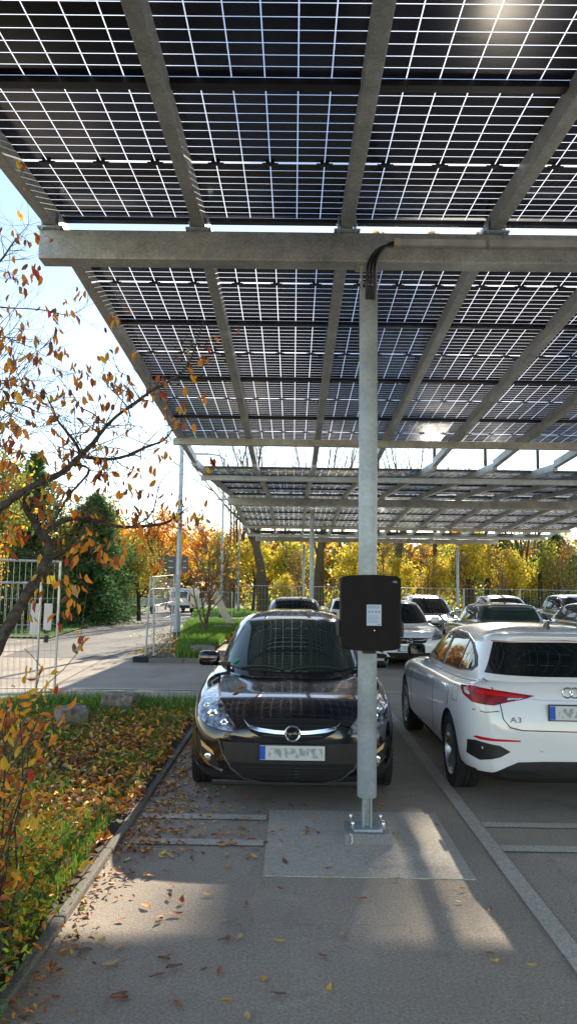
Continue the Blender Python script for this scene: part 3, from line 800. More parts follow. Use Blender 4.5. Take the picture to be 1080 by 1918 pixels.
SIDE_F = dict(surround=[[(1.62, 1.03), (2.02, 1.25), (2.35, 1.37), (2.75, 1.425), (3.2, 1.42), (3.6, 1.36), (3.86, 1.24), (3.90, 1.12), (3.7, 1.05), (2.7, 1.02)]],
              glass=[[(1.70, 1.045), (2.06, 1.245), (2.38, 1.355), (2.66, 1.40), (2.66, 1.04)], [(2.73, 1.04), (2.73, 1.405), (3.2, 1.40), (3.42, 1.37), (3.42, 1.06)], [(3.47, 1.065), (3.47, 1.35), (3.62, 1.32), (3.8, 1.22), (3.83, 1.13), (3.7, 1.075)]])
SIDE_R = dict(surround=[[(1.60, 1.02), (2.0, 1.22), (2.35, 1.325), (2.75, 1.372), (3.2, 1.365), (3.55, 1.31), (3.80, 1.20), (3.88, 1.12), (3.80, 1.07), (3.4, 1.035), (2.7, 1.02)]],
              glass=[[(1.70, 1.035), (2.05, 1.215), (2.38, 1.31), (2.68, 1.345), (2.68, 1.035)], [(2.75, 1.035), (2.75, 1.35), (3.2, 1.345), (3.38, 1.315), (3.38, 1.05)], [(3.43, 1.055), (3.43, 1.305), (3.56, 1.275), (3.76, 1.18), (3.82, 1.12), (3.74, 1.085)]])
SEAMS = [[(1.42, .90), (1.36, .62), (1.42, .30)], [(2.70, .97), (2.72, .30)], [(3.42, .97), (3.46, .75), (3.25, .52), (3.12, .30)], [(1.42, .29), (3.12, .29)]]

# ---- the black hatchback, front towards the camera
a = Car('hatch front', 'black paint', 'black hatchback parked nose out behind the near carport post, fallen leaves on its bonnet', .015, 5.98, 'front', glass='car glass green')
ws = [(-.705, 1.00), (-.635, 1.14), (-.555, 1.30), (-.495, 1.40), (-.2, 1.43), (0, 1.436), (.2, 1.43), (.495, 1.40), (.555, 1.30), (.635, 1.14), (.705, 1.00), (.4, .972), (0, .964), (-.4, .972)]
a.patch('windscreen_surround', [[(u * 1.035, 1.19 + (v - 1.19) * 1.05) for u, v in ws]], 'F', 'module edge', .003)
wsn = a.patch('windscreen', [ws], 'F', 'car glass green', .006)
wp = MB()
for s_, x0, x1 in ((1, -.10, -.52), (1, .48, -.02)):
    pts = [a.cast('F', x0 + (x1 - x0) * t, .985 + .028 * t * (1 - t) * 4)[0] + Vector((0, -.022, .004)) for t in np.linspace(0, 1, 8)]
    wp.tube(pts, .008, 'black plastic', 6)
wp.build('wiper', a.root)
h, d = a.cast('F', -.575, 1.03); st_ = MB(); st_.lathe([(.001, 0), (.036, 0)], 'sticker green', 18, (h.x, h.y - .011, h.z), 'Y'); st_.build('sticker', wsn)
hl = [(-.70, .875), (-.775, .845), (-.815, .76), (-.80, .70), (-.71, .65), (-.57, .622), (-.45, .612), (-.475, .665), (-.54, .735), (-.61, .80)]
for sgn in (0, 1):
    P = hl if not sgn else mir(hl)
    cx = sum(p[0] for p in P) / len(P); cz = sum(p[1] for p in P) / len(P)
    o = a.patch('headlight', [[(cx + (u - cx) * 1.05, cz + (v - cz) * 1.06) for u, v in P]], 'F', 'black plastic', .002)
    a.patch('lamp_lens', [P], 'F', 'lamp shell', .005, parent=o)
    k = -1 if not sgn else 1
    for (u, v, r_) in ((k * .665, .725, .042), (k * .56, .672, .033), (k * .735, .77, .024)):
        hh, dd = a.cast('F', u, v); m = MB(); m.lathe([(.001, -.004), (r_ * .5, -.008), (r_ * .62, -.012), (r_, -.007), (r_ * 1.06, .006)], 'lamp bright', 20, (u, hh.y - .004, v), 'Y'); m.build('reflector', o)
    fo = [(k * .805, .575), (k * .79, .47), (k * .75, .40), (k * .66, .34), (k * .58, .315), (k * .63, .42), (k * .70, .50)]
    if k > 0: fo = fo[::-1]
    o = a.patch('fog_light', [fo], 'F', 'black plastic', .003)
    a.ribbon('chrome_strip', [[(k * .815, .60), (k * .80, .50), (k * .765, .415), (k * .67, .345), (k * .56, .305)]], .014, 'F', 'chrome', .008, parent=o)
    hh, dd = a.cast('F', k * .685, .405); m = MB(); m.lathe([(.001, -.012), (.018, -.014), (.030, -.010), (.034, .004)], 'lamp bright', 18, (k * .685, hh.y - .004, .405), 'Y'); m.build('reflector', o)
    a.patch('indicator', [[(k * .755, .525), (k * .74, .48), (k * .63, .425), (k * .645, .46)][::-k]], 'F', 'amber', .007, parent=o)
a.patch('grille', [[(-.39, .705), (0, .715), (.39, .705), (.34, .615), (.24, .565), (.10, .545), (-.10, .545), (-.24, .565), (-.34, .615)]], 'F', 'arch dark', .003)
gb = [[(-.33, .66), (0, .665), (.33, .66)], [(-.35, .685), (0, .69), (.35, .685)], [(-.24, .59), (0, .58), (.24, .59)]]
a.ribbon('grille_bar', gb, .007, 'F', 'black plastic', .008)
cb = []
tp = [(-.40, .70), (-.36, .665), (-.27, .645), (-.14, .630), (-.05, .626)]; bt = [(-.05, .600), (-.14, .604), (-.27, .617), (-.35, .640)]
a.patch('grille_trim', [tp + bt, mir(tp + bt)], 'F', 'chrome', .016)
hh, dd = a.cast('F', 0, .613); bd_ = MB(); by = hh.y - .03
bd_.lathe([(.052, .0), (.052, -.008), (.060, -.012), (.066, -.008), (.066, .02)], 'chrome', 32, (0, by, .613), 'Y')
zz = [(-.052, .012), (.012, .012), (-.004, .002), (.052, .002)]
bd_.add([(-.062, by - .006, .618), (.018, by - .006, .618), (-.006, by - .006, .6145), (-.05, by - .006, .6125), (-.062, by - .002, .616)], [(0, 1, 2, 3)], 'chrome')
bd_.add([(.062, by - .006, .606), (-.022, by - .006, .606), (.006, by - .006, .6105), (.05, by - .006, .6125)], [(0, 1, 2, 3)], 'chrome')
bd_.add([(-.030, by - .006, .6125), (.034, by - .006, .628), (.030, by - .006, .6135), (-.034, by - .006, .597)], [(0, 1, 2, 3)], 'chrome')
bd_.build('badge', a.root)
a.patch('lower_bumper', [[(-.575, .535), (0, .520), (.575, .535), (.53, .42), (.47, .33), (.38, .265), (.25, .235), (-.25, .235), (-.38, .265), (-.47, .33), (-.53, .42)]], 'F', 'black plastic', .004)
ig = a.patch('lower_grille', [[(-.51, .375), (0, .365), (.51, .375), (.44, .31), (.35, .262), (.24, .245), (-.24, .245), (-.35, .262), (-.44, .31)]], 'F', 'arch dark', .007)
lines = []
for i, z in enumerate((.345, .32, .295, .27)):
    w_ = .50 - (.375 - z) * 1.6
    lines.append([(-w_ + .03, z), (0, z - .006), (w_ - .03, z)])
a.ribbon('grille_bar', lines, .006, 'F', 'black plastic', .012, parent=ig)
a.ribbon('bumper_trim', [[(-.60, .55), (-.56, .43), (-.49, .325), (-.39, .252), (-.25, .222), (0, .216), (.25, .222), (.39, .252), (.49, .325), (.56, .43), (.60, .55)]], .012, 'F', 'grey paint', .009)
a.ribbon('bonnet_seam', [[(-.46, .62), (-.30, .735), (0, .745), (.30, .735), (.46, .62)]], .006, 'F', 'seam', .0015)
for sd_ in (-1, 1): a.ribbon('bonnet_seam', [[(sd_ * .56, .18), (sd_ * .70, .55), (sd_ * .765, .95), (sd_ * .70, 1.18)]], .006, 'T', 'seam', .0015)
lip = MB(); lip.box((0, .12, .20), (1.30, .10, .05), 'black plastic', bev=.015); lip.build('bumper_lip', a.root)
a.plate('F', 0, .462)
a.side_glass(SIDE_F); a.side_seams(SEAMS, [(2.5, .86), (3.25, .88)])
a.mirrors(1.50, 1.0); a.wheels('spoke')
a.patch('rear_window', [[(-.60, 1.05), (-.50, 1.36), (.50, 1.36), (.60, 1.05)]], 'R', 'car glass', .006)
ASTRA = a

# ---- the white hatchback, rear towards the camera
b = Car('hatch rear', 'white paint', 'white hatchback with red tail lights seen from behind at the right edge of the photo', 2.36, 6.0, 'rear', sz=1.012)
rwp = [(-.70, 1.08), (-.645, 1.20), (-.59, 1.335), (-.3, 1.342), (0, 1.346), (.3, 1.342), (.59, 1.335), (.645, 1.20), (.70, 1.08), (.3, 1.068), (-.3, 1.068)]
b.patch('rear_window', [rwp], 'R', 'car glass', .006)
b.patch('spoiler_trim', [[(-.60, 1.338), (-.3, 1.352), (0, 1.356), (.3, 1.352), (.60, 1.338), (.60, 1.345), (0, 1.364), (-.60, 1.345)]], 'R', 'tail red', .006)
for sgn in (0, 1):
    f = (lambda P: P) if not sgn else mir
    tl = [(-.895, .965), (-.84, .98), (-.60, .955), (-.36, .925), (-.47, .893), (-.58, .872), (-.70, .842), (-.84, .85), (-.885, .90)]
    o = b.patch('tail_light', [f(tl)], 'R', 'tail red', .006, res=.03)
    b.patch('lamp_bar', [f([(-.86, .965), (-.66, .945), (-.42, .917), (-.50, .905), (-.66, .918), (-.85, .93)])], 'R', 'reflector red', .010, parent=o)
    b.patch('lamp_clear', [f([(-.59, .905), (-.45, .905), (-.50, .892), (-.59, .888)])], 'R', 'lamp shell', .011, parent=o)
    b.patch('reflector', [f([(-.84, .572), (-.82, .587), (-.50, .577), (-.50, .566), (-.80, .562)])], 'R', 'reflector red', .006)
    v = b.patch('air_vent', [f([(-.87, .535), (-.83, .55), (-.66, .53), (-.58, .485), (-.66, .44), (-.80, .395), (-.87, .42)])], 'R', 'black plastic', .005, res=.025)
    for zl in (.50, .47, .44): b.ribbon('vent_bar', [f([(-.83, zl), (-.75, zl + .012), (-.67, zl)])], .005, 'R', 'seam', .008, parent=v)
    b.patch('exhaust_trim', [f([(-.62, .335), (-.40, .335), (-.36, .30), (-.42, .275), (-.60, .28)])], 'R', 'arch dark', .009)
b.patch('diffuser', [[(-.76, .285), (-.62, .36), (-.52, .405), (-.3, .415), (0, .418), (.3, .415), (.52, .405), (.62, .36), (.76, .285)]], 'R', 'black plastic', .005)
b.ribbon('tailgate_seam', [[(-.72, 1.035), (-.70, .98), (-.665, .93), (-.645, .85), (-.63, .74), (-.575, .675), (-.48, .655), (0, .65), (.48, .655), (.575, .675), (.63, .74), (.645, .85), (.665, .93), (.70, .98), (.72, 1.035)]], .008, 'R', 'seam', .002)
b.ribbon('bumper_seam', [[(-.90, .80), (-.76, .785), (-.66, .80)], [(.66, .80), (.76, .785), (.90, .80)]], .006, 'R', 'seam', .004)
b.ribbon('plate_recess', [[(-.46, .905), (-.30, .893), (0, .89), (.30, .893), (.46, .905)]], .010, 'R', 'silver paint', .002)
hh, dd = b.cast('R', 0, .955); rg = MB()
for k in range(4):
    cx = (k - 1.5) * .062
    pts = [(cx + .040 * math.cos(t), hh.y + .014 + .001 * k, .955 + .040 * math.sin(t)) for t in np.linspace(0, 2 * math.pi, 29)]
    rg.tube(pts, .0062, 'chrome', 6, caps=False)
rg.build('badge', b.root)
for u in (-.78, -.33, .33, .78):
    h2, d2 = b.cast('R', u, .50); m = MB(); m.lathe([(.001, .004), (.013, .003), (.014, -.004)], 'light metal', 14, (-u, h2.y, .50), 'Y'); m.build('parking_sensor', b.root)
h2, d2 = b.cast('R', -.53, .735)
text_mesh('A3', .062, 'chrome', 'model_lettering', b.root, Matrix.Translation((.53, h2.y + .006, .735)) @ Matrix.Rotation(math.pi, 4, 'Z') @ Matrix.Rotation(math.pi / 2, 4, 'X') @ Matrix.Scale(1.35, 4, (1, 0, 0)), .003)
b.plate('R', 0, .80)
b.side_glass(SIDE_R); b.side_seams([[(p[0] - .0, p[1]) for p in l] for l in SEAMS], [(2.52, .86), (3.28, .88)])
for sd_ in (-1, 1):
    b.ribbon('fuel_flap', [[(3.62, .93), (3.80, .93), (3.80, .80), (3.62, .80), (3.62, .93)]], .004, 'S', 'seam', .0015, 1) if sd_ > 0 else None
    b.ribbon('sill_trim', [[(1.30, .245), (2.2, .235), (3.1, .245)]], .05, 'S', 'black plastic', .003, sd_)
b.mirrors(1.52, .99, 'black plastic', gm='car glass'); b.wheels('twin')  # mirror glass takes a dark material so that it looks shaded
ft, _ = b.cast('T', 0, 3.55); fn = MB()
fn.add([(-.004, 3.42, ft.z - .002), (.004, 3.42, ft.z - .002), (.022, 3.60, ft.z - .012), (-.022, 3.60, ft.z - .012), (0, 3.575, ft.z + .062), (0, 3.60, ft.z + .058)], [(0, 1, 4), (1, 2, 5, 4), (0, 4, 5, 3), (2, 3, 5), (0, 3, 2, 1)], 'black plastic')
fn.build('roof_antenna', b.root)

# ---- cars further back: front views and rear views
def front_car(*ar, lights='lamp shell', grille=None, plate=True, rails=False, **kw):
    c = Car('hatch front', *ar[:1], *ar[1:], 'front', **kw); z = c.sc.z; x = c.sc.x
    S = lambda P: [(u * x, v * z) for u, v in P]
    c.patch('windscreen', [S(ws)], 'F', c.glass, .006)
    for f in ((lambda P: P), mir):
        c.patch('headlight', [f(S([(-.70, .86), (-.785, .83), (-.80, .74), (-.74, .68), (-.50, .645), (-.50, .70), (-.58, .78)]))], 'F', lights, .005)
        c.patch('fog_light', [f(S([(-.76, .46), (-.74, .40), (-.58, .36), (-.60, .44)]))], 'F', 'black plastic', .004)
    g = c.patch('grille', [S([(-.42, .70), (.42, .70), (.36, .60), (.22, .565), (-.22, .565), (-.36, .60)])], 'F', 'arch dark', .004)
    c.ribbon('grille_bar', [S([(-.47, .70), (-.30, .65), (-.08, .645)]), S([(.08, .645), (.30, .65), (.47, .70)])], .018, 'F', 'chrome', .010, parent=g)
    hh, dd = c.cast('F', 0, .63 * z); m = MB(); m.lathe([(.050, 0), (.058, -.008), (.064, 0)], 'chrome', 24, (0, hh.y - .012, .63 * z), 'Y'); m.box((0, hh.y - .014, .63 * z), (.10, .004, .010), 'chrome', ry=.3); m.build('badge', c.root)
    c.patch('lower_grille', [S([(-.52, .37), (.52, .37), (.42, .27), (-.42, .27)])], 'F', 'arch dark', .004)
    if plate: c.plate('F', 0, .46 * z)
    c.side_glass(dict(surround=[[(y_ * c.sc.y, z_ * z) for y_, z_ in P] for P in SIDE_F['surround']], glass=[[(y_ * c.sc.y, z_ * z) for y_, z_ in P] for P in SIDE_F['glass']]))
    c.mirrors(1.50, 1.0); c.wheels()
    if rails: roof_rails(c)
    return c
def roof_rails(c):
    for sx in (-1, 1):
        pts = []
        for t in np.linspace(0, 1, 9):
            y = (2.15 + 1.6 * t) * c.sc.y; h, _ = c.cast('T', sx * .50 * c.sc.x, y)
            pts.append((sx * .50 * c.sc.x, y, h.z + (.055 if 0 < t < 1 else -.01)))
        m = MB(); m.tube(pts, .016, 'light metal', 8); m.build('roof_rail', c.root)
def rear_car(*ar, light='tail red', plate=True, **kw):
    c = Car('hatch rear', *ar[:1], *ar[1:], 'rear', **kw); z = c.sc.z; x = c.sc.x
    S = lambda P: [(u * x, v * z) for u, v in P]
    c.patch('rear_window', [S(rwp)], 'R', c.glass, .006)
    for f in ((lambda P: P), mir): c.patch('tail_light', [f(S([(-.88, 1.0), (-.80, 1.02), (-.56, .98), (-.56, .86), (-.80, .82), (-.88, .86)]))], 'R', light, .006)
    c.patch('diffuser', [S([(-.78, .25), (-.6, .38), (.6, .38), (.78, .25)])], 'R', 'black plastic', .005)
    if plate: c.plate('R', 0, .78 * z)
    c.side_glass(dict(surround=[[(y_ * c.sc.y, z_ * z) for y_, z_ in P] for P in SIDE_R['surround']], glass=[[(y_ * c.sc.y, z_ * z) for y_, z_ in P] for P in SIDE_R['glass']]))
    c.side_seams([[(y_ * c.sc.y, z_ * z) for y_, z_ in l] for l in SEAMS])
    c.mirrors(1.52, .99); c.wheels()
    ft, _ = c.cast('T', 0, 3.5); m = MB(); m.box((0, 3.5, ft.z + .02), (.02, .12, .05), 'black plastic', rx=.4, bev=.008); m.build('roof_antenna', c.root)
    return c
front_car('black paint', 'dark car whose roof and windscreen show just above the black hatchback', .05, 16.2, sz=1.01, sx=.98)
front_car('white paint', 'white hatchback facing the camera, beside the black charging box', 2.62, 16.3, sz=.985)
rear_car('grey paint', 'dark grey hatchback seen from behind, its rear window above the white car roof', 5.05, 16.5, sz=1.03, glass='car glass green')
rear_car('navy paint', 'blackish blue car at the right edge, showing only its side windows and roof', 7.45, 16.3, sz=1.06)
rear_car('white paint', 'small white hatchback with tall red tail lights, just left of the charging box', 1.95, 22.8, sz=1.03, zoff=-.01)
front_car('silver paint', 'silver estate car with roof rails and dark windscreen, behind the white facing hatchback', 4.55, 22.4, sz=1.04, rails=True)
front_car('silver paint', 'pale silver car with a bright windscreen, behind the dark grey hatchback', 7.35, 23.0, sz=1.06)
front_car('grey paint', 'grey car farthest right in the back row, sky reflected in its windscreen', 9.9, 23.0, sz=1.1)
front_car('white paint', 'white car with roof rails, hidden behind the charging box in the far distance', 4.2, 33.4, sz=1.08, rails=True, zoff=-.02)

# ------------------------------------------------------------------ street furniture
def fence_panel(p0, p1, h, label, z0=.12, step=.085, group='mobile site fence panels', wire=.0028, tube=.019, rows=(.35, .75, 1.15, 1.55), loc_gz=True):
    """a mobile site fence panel between two ground points: tubular frame and wire mesh"""
    p0, p1 = Vector((*p0, 0)), Vector((*p1, 0)); L = (p1 - p0).length; ang = math.atan2(p1.y - p0.y, p1.x - p0.x)
    root = empty('site_fence', (p0.x, p0.y, gz(p0.x, p0.y)), ang, label, 'fence', group)
    m = MB(); m.tube([(0, 0, .0), (0, 0, h)], tube, 'light metal', 8); m.tube([(L, 0, .0), (L, 0, h)], tube, 'light metal', 8)
    m.tube([(0, 0, h - .01), (L, 0, h - .01)], tube * .85, 'light metal', 8); m.tube([(0, 0, z0), (L, 0, z0)], tube * .85, 'light metal', 8); m.build('frame', root)
    w = MB(); k = step
    while k < L - .02: w.tube([(k, 0, z0), (k, 0, h)], wire, 'light metal', 4, caps=False, smooth=False); k += step
    for z in rows:
        if z < h: w.tube([(0, .004, z), (L, .004, z)], wire, 'light metal', 4, caps=False, smooth=False)
    w.build('mesh', root)
    return root
fl = fence_panel((-3.66, 11.35), (-6.9, 9.9), 2.14, 'tall wire fence panel at the left edge carrying the small yellow sign')
fence_panel((-6.95, 9.88), (-10.2, 8.4), 2.14, 'wire fence panel continuing out of the left edge of the photo')
fp = fence_panel((-3.86, 11.1), (-6.9, 10.35), 1.80, 'lower wire fence panel with white posters tied to it, at the left edge')
def board(name, c, d, m, rz, label, cat):
    b = MB(); b.box((0, 0, 0), d, m, rz=rz, bev=.002); return b.build(name, loc=c, label=label, cat=cat)
c = at(97, 1086, 11.2); board('warning_sign', (c.x, c.y - .03, c.z), (.15, .006, .13), 'sign yellow', -.35, 'small yellow sign fixed near the top of the left fence', 'sign')
c = at(67, 1159, 10.9); board('poster', (c.x, c.y - .06, c.z), (.13, .004, .46), 'poster', -.2, 'white poster strip, left of the two on the low wire fence', 'poster')
c = at(94, 1155, 11.0); board('poster', (c.x, c.y - .10, c.z), (.13, .004, .40), 'poster', -.2, 'white poster strip, right of the two on the low wire fence', 'poster')
bl = MB()
for k in range(6): bl.box((random.uniform(-.06, .06), -.02 + random.uniform(-.02, .02), random.uniform(-.12, .10)), (.07, .02, .11), 'sign back', rz=random.random(), ry=random.random(), bev=.008)
c = at(94, 1183, 10.95); bl.build('plastic_bag', loc=c, label='crumpled grey plastic bag hanging on the left fence under a poster', cat='plastic bag')

# the open frame on its block at the edge of the road
e0, e1 = on_ground(280, 1240), (-3.6, 22.2)
fr = empty('site_fence', (e0.x, e0.y, 0), 0, 'narrow view of a wire fence panel standing on a black block beside the road', 'fence', 'mobile site fence panels')
d = Vector((e1[0] - e0.x, e1[1] - e0.y, 0))
m = MB()
for off in (-.10, .10):
    o_ = Vector((off, 0, 0))
    m.tube([o_ + Vector((0, 0, .10)), Vector((off * .35, 0, 1.98))], .021, 'galvanised post', 8)
    m.tube([d + o_ + Vector((0, 0, .10)), d + Vector((off * .35, 0, 2.1))], .021, 'galvanised post', 8)
    m.tube([o_ + Vector((0, 0, .15)), d + o_ + Vector((0, 0, .15))], .02, 'galvanised post', 8)
m.tube([(0, 0, 1.97), d + Vector((0, 0, 2.1))], .012, 'galvanised post', 8)
m.build('frame', fr)
w = MB()
for k in range(1, 34):
    q = d * (k / 34); w.tube([q + Vector((0, 0, .16)), q + Vector((0, 0, 1.97))], .0022, 'light metal', 4, caps=False, smooth=False)
for z in (.5, .9, 1.3, 1.7): w.tube([(0, 0, z), d + Vector((0, 0, z))], .0022, 'light metal', 4, caps=False, smooth=False)
w.build('mesh', fr)
bk = MB(); bk.box((0, 0, .06), (.74, .24, .13), 'rubber', bev=.02)
for s_ in (-1, 1): bk.tube([(s_ * .1, 0, .10), (s_ * .1, 0, .145)], .035, 'black plastic', 12)
bk.build('fence_block', loc=(e0.x, e0.y, 0), label='black rubber foot block holding the wire fence at the island corner', cat='fence foot')
for i, (px, Y) in enumerate([(543 / 3.6 + 200, 24.5)]):
    pass

# lamp posts on the island and behind it
def lamp_post(base, h, r0, r1, label, sign=True):
    root = empty('lamp_post', (base[0], base[1], gz(*base)), 0, label, 'lamp post', 'lamp posts along the road')
    m = MB(); m.tube([(0, 0, 0), (0, 0, .9), (0, 0, 1.0), (0, 0, h)], [r0, r0, r0 * .72, r1], 'galvanised post', 16); m.build('pole', root)
    m = MB(); m.tube([(0, 0, .02), (0, 0, .34)], r0 * 1.06, 'sign back', 16); m.build('base_sleeve', root)
    m = MB(); m.tube([(0, 0, h - .02), (-.3, 0, h + .2), (-1.0, 0, h + .28)], r1 * .8, 'galvanised post', 10); m.build('arm', root)
    m = MB(); m.box((-1.3, 0, h + .28), (.7, .24, .10), 'light metal', bev=.03); m.build('lamp_head', root)
    return root
lp = on_ground(330, 1204)
lamp_post((lp.x, lp.y), 8.5, .115, .06, 'nearer lamp post with dark boards mounted on it, on the road side of the island')
c = at(329, 1057, lp.y)
for s_, w_ in ((-1, .28), (1, .20)):
    m = MB(); m.box((0, 0, 0), (w_, .03, .52), 'sign back', bev=.006); m.box((0, -.03, .1), (w_ * .5, .03, .03), 'galvanised post'); m.box((0, -.03, -.1), (w_ * .5, .03, .03), 'galvanised post')
    m.build('sign_board', loc=(lp.x + s_ * (.10 + w_ / 2), lp.y + .02, c.z), label='dark board back on the %s side of the nearer lamp post' % ('left' if s_ < 0 else 'right'), cat='sign')
lamp_post((-3.95, 40.0), 9.0, .10, .06, 'farther thin lamp post behind the small bare tree')
lamp_post((-3.9, 52.0), 8.0, .08, .05, 'most distant slender pole, right of the farther lamp post')

# barrier with a leaning board on the island
br = fence_panel((-3.9, 30.2), (-2.55, 30.6), 1.55, 'short wire barrier panel behind the small bare tree', group=None)
m = MB(); A_, B_ = Vector((-3.30, 29.8, 1.72)), Vector((-2.45, 29.2, .12)); dd = B_ - A_
m.box((0, 0, 0), (.30, .05, dd.length), 'timber pale', bev=.005, ry=math.atan2(dd.x, dd.z))
m.build('leaning_board', loc=(A_ + B_) / 2, label='pale wooden board leaning against the small barrier on the grass', cat='board')

# mesh fence across the lawn behind the car park
for k in range(9):
    x0 = -3.5 + k * 3.5
    fence_panel((x0, 44.5 + .25 * (k % 2)), (x0 + 3.45, 44.5 + .25 * ((k + 1) % 2)), 2.0, 'wire fence panel in the long row across the lawn behind the parked cars', step=.20, wire=.0035, tube=.018, group='fence row across the lawn')

# triangular road sign seen from behind, bollards, white verge posts
tsb = on_ground(241, 1143)
ts = empty('road_sign', (tsb.x - .4, 48, gz(0, 48)), 0, 'dark back of a triangular road sign on a thin pole behind the trailer', 'road sign')
m = MB(); m.tube([(0, 0, 0), (0, 0, 2.5)], .03, 'light metal', 8); m.build('pole', ts)
m = MB(); m.add([(-.45 + .4, .03, 1.62), (.45 + .4, .03, 1.62), (.4, .03, 2.42), (-.45 + .4, .05, 1.62), (.45 + .4, .05, 1.62), (.4, .05, 2.42)], [(0, 1, 2), (5, 4, 3), (0, 3, 4, 1), (1, 4, 5, 2), (2, 5, 3, 0)], 'sign back'); m.box((.1, 0, 1.9), (.5, .03, .04), 'light metal'); m.build('sign_plate', ts)
for px in (187, 195):
    g = on_ground(px, 1152); m = MB(); m.box((0, 0, .62), (.20, .16, 1.25), 'light metal', bev=.02); m.box((0, 0, 1.26), (.24, .20, .04), 'sign back', bev=.01)
    m.build('stone_post', loc=(g.x, 38 if px == 187 else 38.6, gz(0, 38)), label='%s of the two pale posts by the road in front of the dark hedge' % ('left' if px == 187 else 'right'), cat='post')

# the van driving away and the parked trailer
def van():
    root = empty('delivery_van', (-8.45, 54.0, gz(0, 54)), -.17, 0 or 'white van with red tail lights on the distant road', 'van')
    m = MB(); W2, H = .88, 1.82; prof = [(0, .32), (0, 1.0), (.06, 1.45), (.18, 1.80), (2.6, 1.82), (3.1, 1.45), (3.35, 1.05), (4.1, .88), (4.2, .3)]
    vs, fs = [], []
    for sx, ins in ((-1, 0), (1, 0)):
        for y, z in prof: vs.append((sx * (W2 - (.10 if z > 1.3 else 0)), y, z))
    n = len(prof)
    for i in range(n - 1): fs.append((i, i + 1, i + 1 + n, i + n))
    fs += [tuple(range(n))[::-1], tuple(range(n, 2 * n))]; fs.append((0, n, 2 * n - 1, n - 1)); m.add(vs, fs, 'white paint')
    o = m.build('body', root); bm = bmesh.new(); bm.from_mesh(o.data); bmesh.ops.recalc_face_normals(bm, faces=bm.faces[:]); bmesh.ops.bevel(bm, geom=bm.edges[:], offset=.05, segments=2, affect='EDGES'); bm.to_mesh(o.data); bm.free()
    for s_ in (-1, 1):
        m = MB(); m.box((s_ * .34, .06, 1.32), (.56, .05, .46), 'car glass green', rx=-.18, bev=.02); m.build('rear_window', root)
        m = MB(); m.box((s_ * .80, .02, 1.08), (.13, .08, .52), 'tail red', bev=.02); m.build('tail_light', root)
        m = MB(); m.box((s_ * .875, 2.6, 1.25), (.03, .9, .38), 'car glass', bev=.01); m.build('side_window', root)
        m = MB(); m.box((s_ * 1.0, 2.9, 1.15), (.2, .1, .22), 'black plastic', bev=.04); m.build('mirror', root)
        for y in (.75, 3.4):
            m = MB(); m.lathe([(.01, -.1), (.20, -.1), (.31, -.09), (.32, 0), (.31, .09), (.01, .1)], 'rubber', 24, axis='X'); m.build('wheel', root, (s_ * .78, y, .32))
    m = MB(); m.box((0, -.02, .45), (1.7, .12, .22), 'black plastic', bev=.03); m.build('bumper', root)
    m = MB(); m.box((0, -.035, .78), (.54, .02, .12), 'plate white'); m.build('number_plate', root)
van()
def trailer():
    root = empty('flatbed_trailer', (-10.75, 49.5, gz(0, 49)), -.25, 'small flatbed trailer with pale green side boards parked at the road edge', 'trailer')
    m = MB(); m.box((0, 1.2, .62), (1.75, 2.8, .08), 'light metal'); m.build('bed', root)
    for s_ in (-1, 1):
        m = MB(); m.box((s_ * .88, 1.2, .85), (.04, 2.8, .40), 'side green', bev=.01); m.build('side_board', root)
        m = MB(); m.lathe([(.01, -.09), (.17, -.09), (.28, -.08), (.29, 0), (.28, .08), (.01, .09)], 'rubber', 20, axis='X'); m.build('wheel', root, (s_ * .74, 1.25, .29))
        m = MB(); m.box((s_ * .74, .05, .5), (.2, .05, .12), 'tail red', bev=.01); m.build('tail_light', root)
    m = MB(); m.box((0, -.2, .85), (1.8, .04, .40), 'side green', bev=.01); m.build('tail_board', root)
    m = MB(); m.box((0, 2.6, .85), (1.8, .04, .40), 'side green', bev=.01); m.build('head_board', root)
    m = MB(); m.tube([(-.4, 2.6, .5), (0, 3.9, .45)], .04, 'light metal', 6); m.tube([(.4, 2.6, .5), (0, 3.9, .45)], .04, 'light metal', 6); m.tube([(0, 3.6, .45), (0, 3.6, .0)], .03, 'light metal', 6); m.build('drawbar', root)
trailer()

# ------------------------------------------------------------------ boulders
def boulder(c, d, seed, label, rz=0):
    r_ = random.Random(seed); bm = bmesh.new(); bmesh.ops.create_cube(bm, size=1); bmesh.ops.subdivide_edges(bm, edges=bm.edges[:], cuts=5, use_grid_fill=True)
    from mathutils import noise
    for v in bm.verts:
        p = v.co * 1.0; l = max(abs(p.x), abs(p.y), abs(p.z)); s = p.normalized() * .5 * 1.25; q = p.lerp(s, .22)
        n_ = noise.fractal(q * 2.2 + Vector((seed, 0, 0)), 1, 2, 4); q += p.normalized() * n_ * .11
        v.co = Vector((q.x * d[0], q.y * d[1], q.z * d[2]))
    me = bpy.data.meshes.new('boulder'); bm.to_mesh(me); bm.free(); me.materials.append(MATS['stone'])
    o = bpy.data.objects.new('boulder', me); COL.objects.link(o); o.location = c; o.rotation_euler = (.05, .03, rz)
    return tag(o, label, 'boulder', 'boulders edging the grass')
boulder((-2.72, 9.15, .09), (.34, .36, .34), 3, 'nearer rough stone block in the leaf bed, left of the other', .5)
boulder((-2.38, 10.25, .10), (.46, .36, .34), 5, 'squarish stone block at the road end of the leaf bed, leaves on its flat top', -.1)
boulder((-2.15, 17.6, .12), (.62, .45, .42), 8, 'long low boulder on the island corner by the black car mirror', .1)
boulder((-1.2 - 1.4, 27.5, .12), (.7, .5, .35), 12, 'flat pale boulder in the grass behind the black car roof', .3)

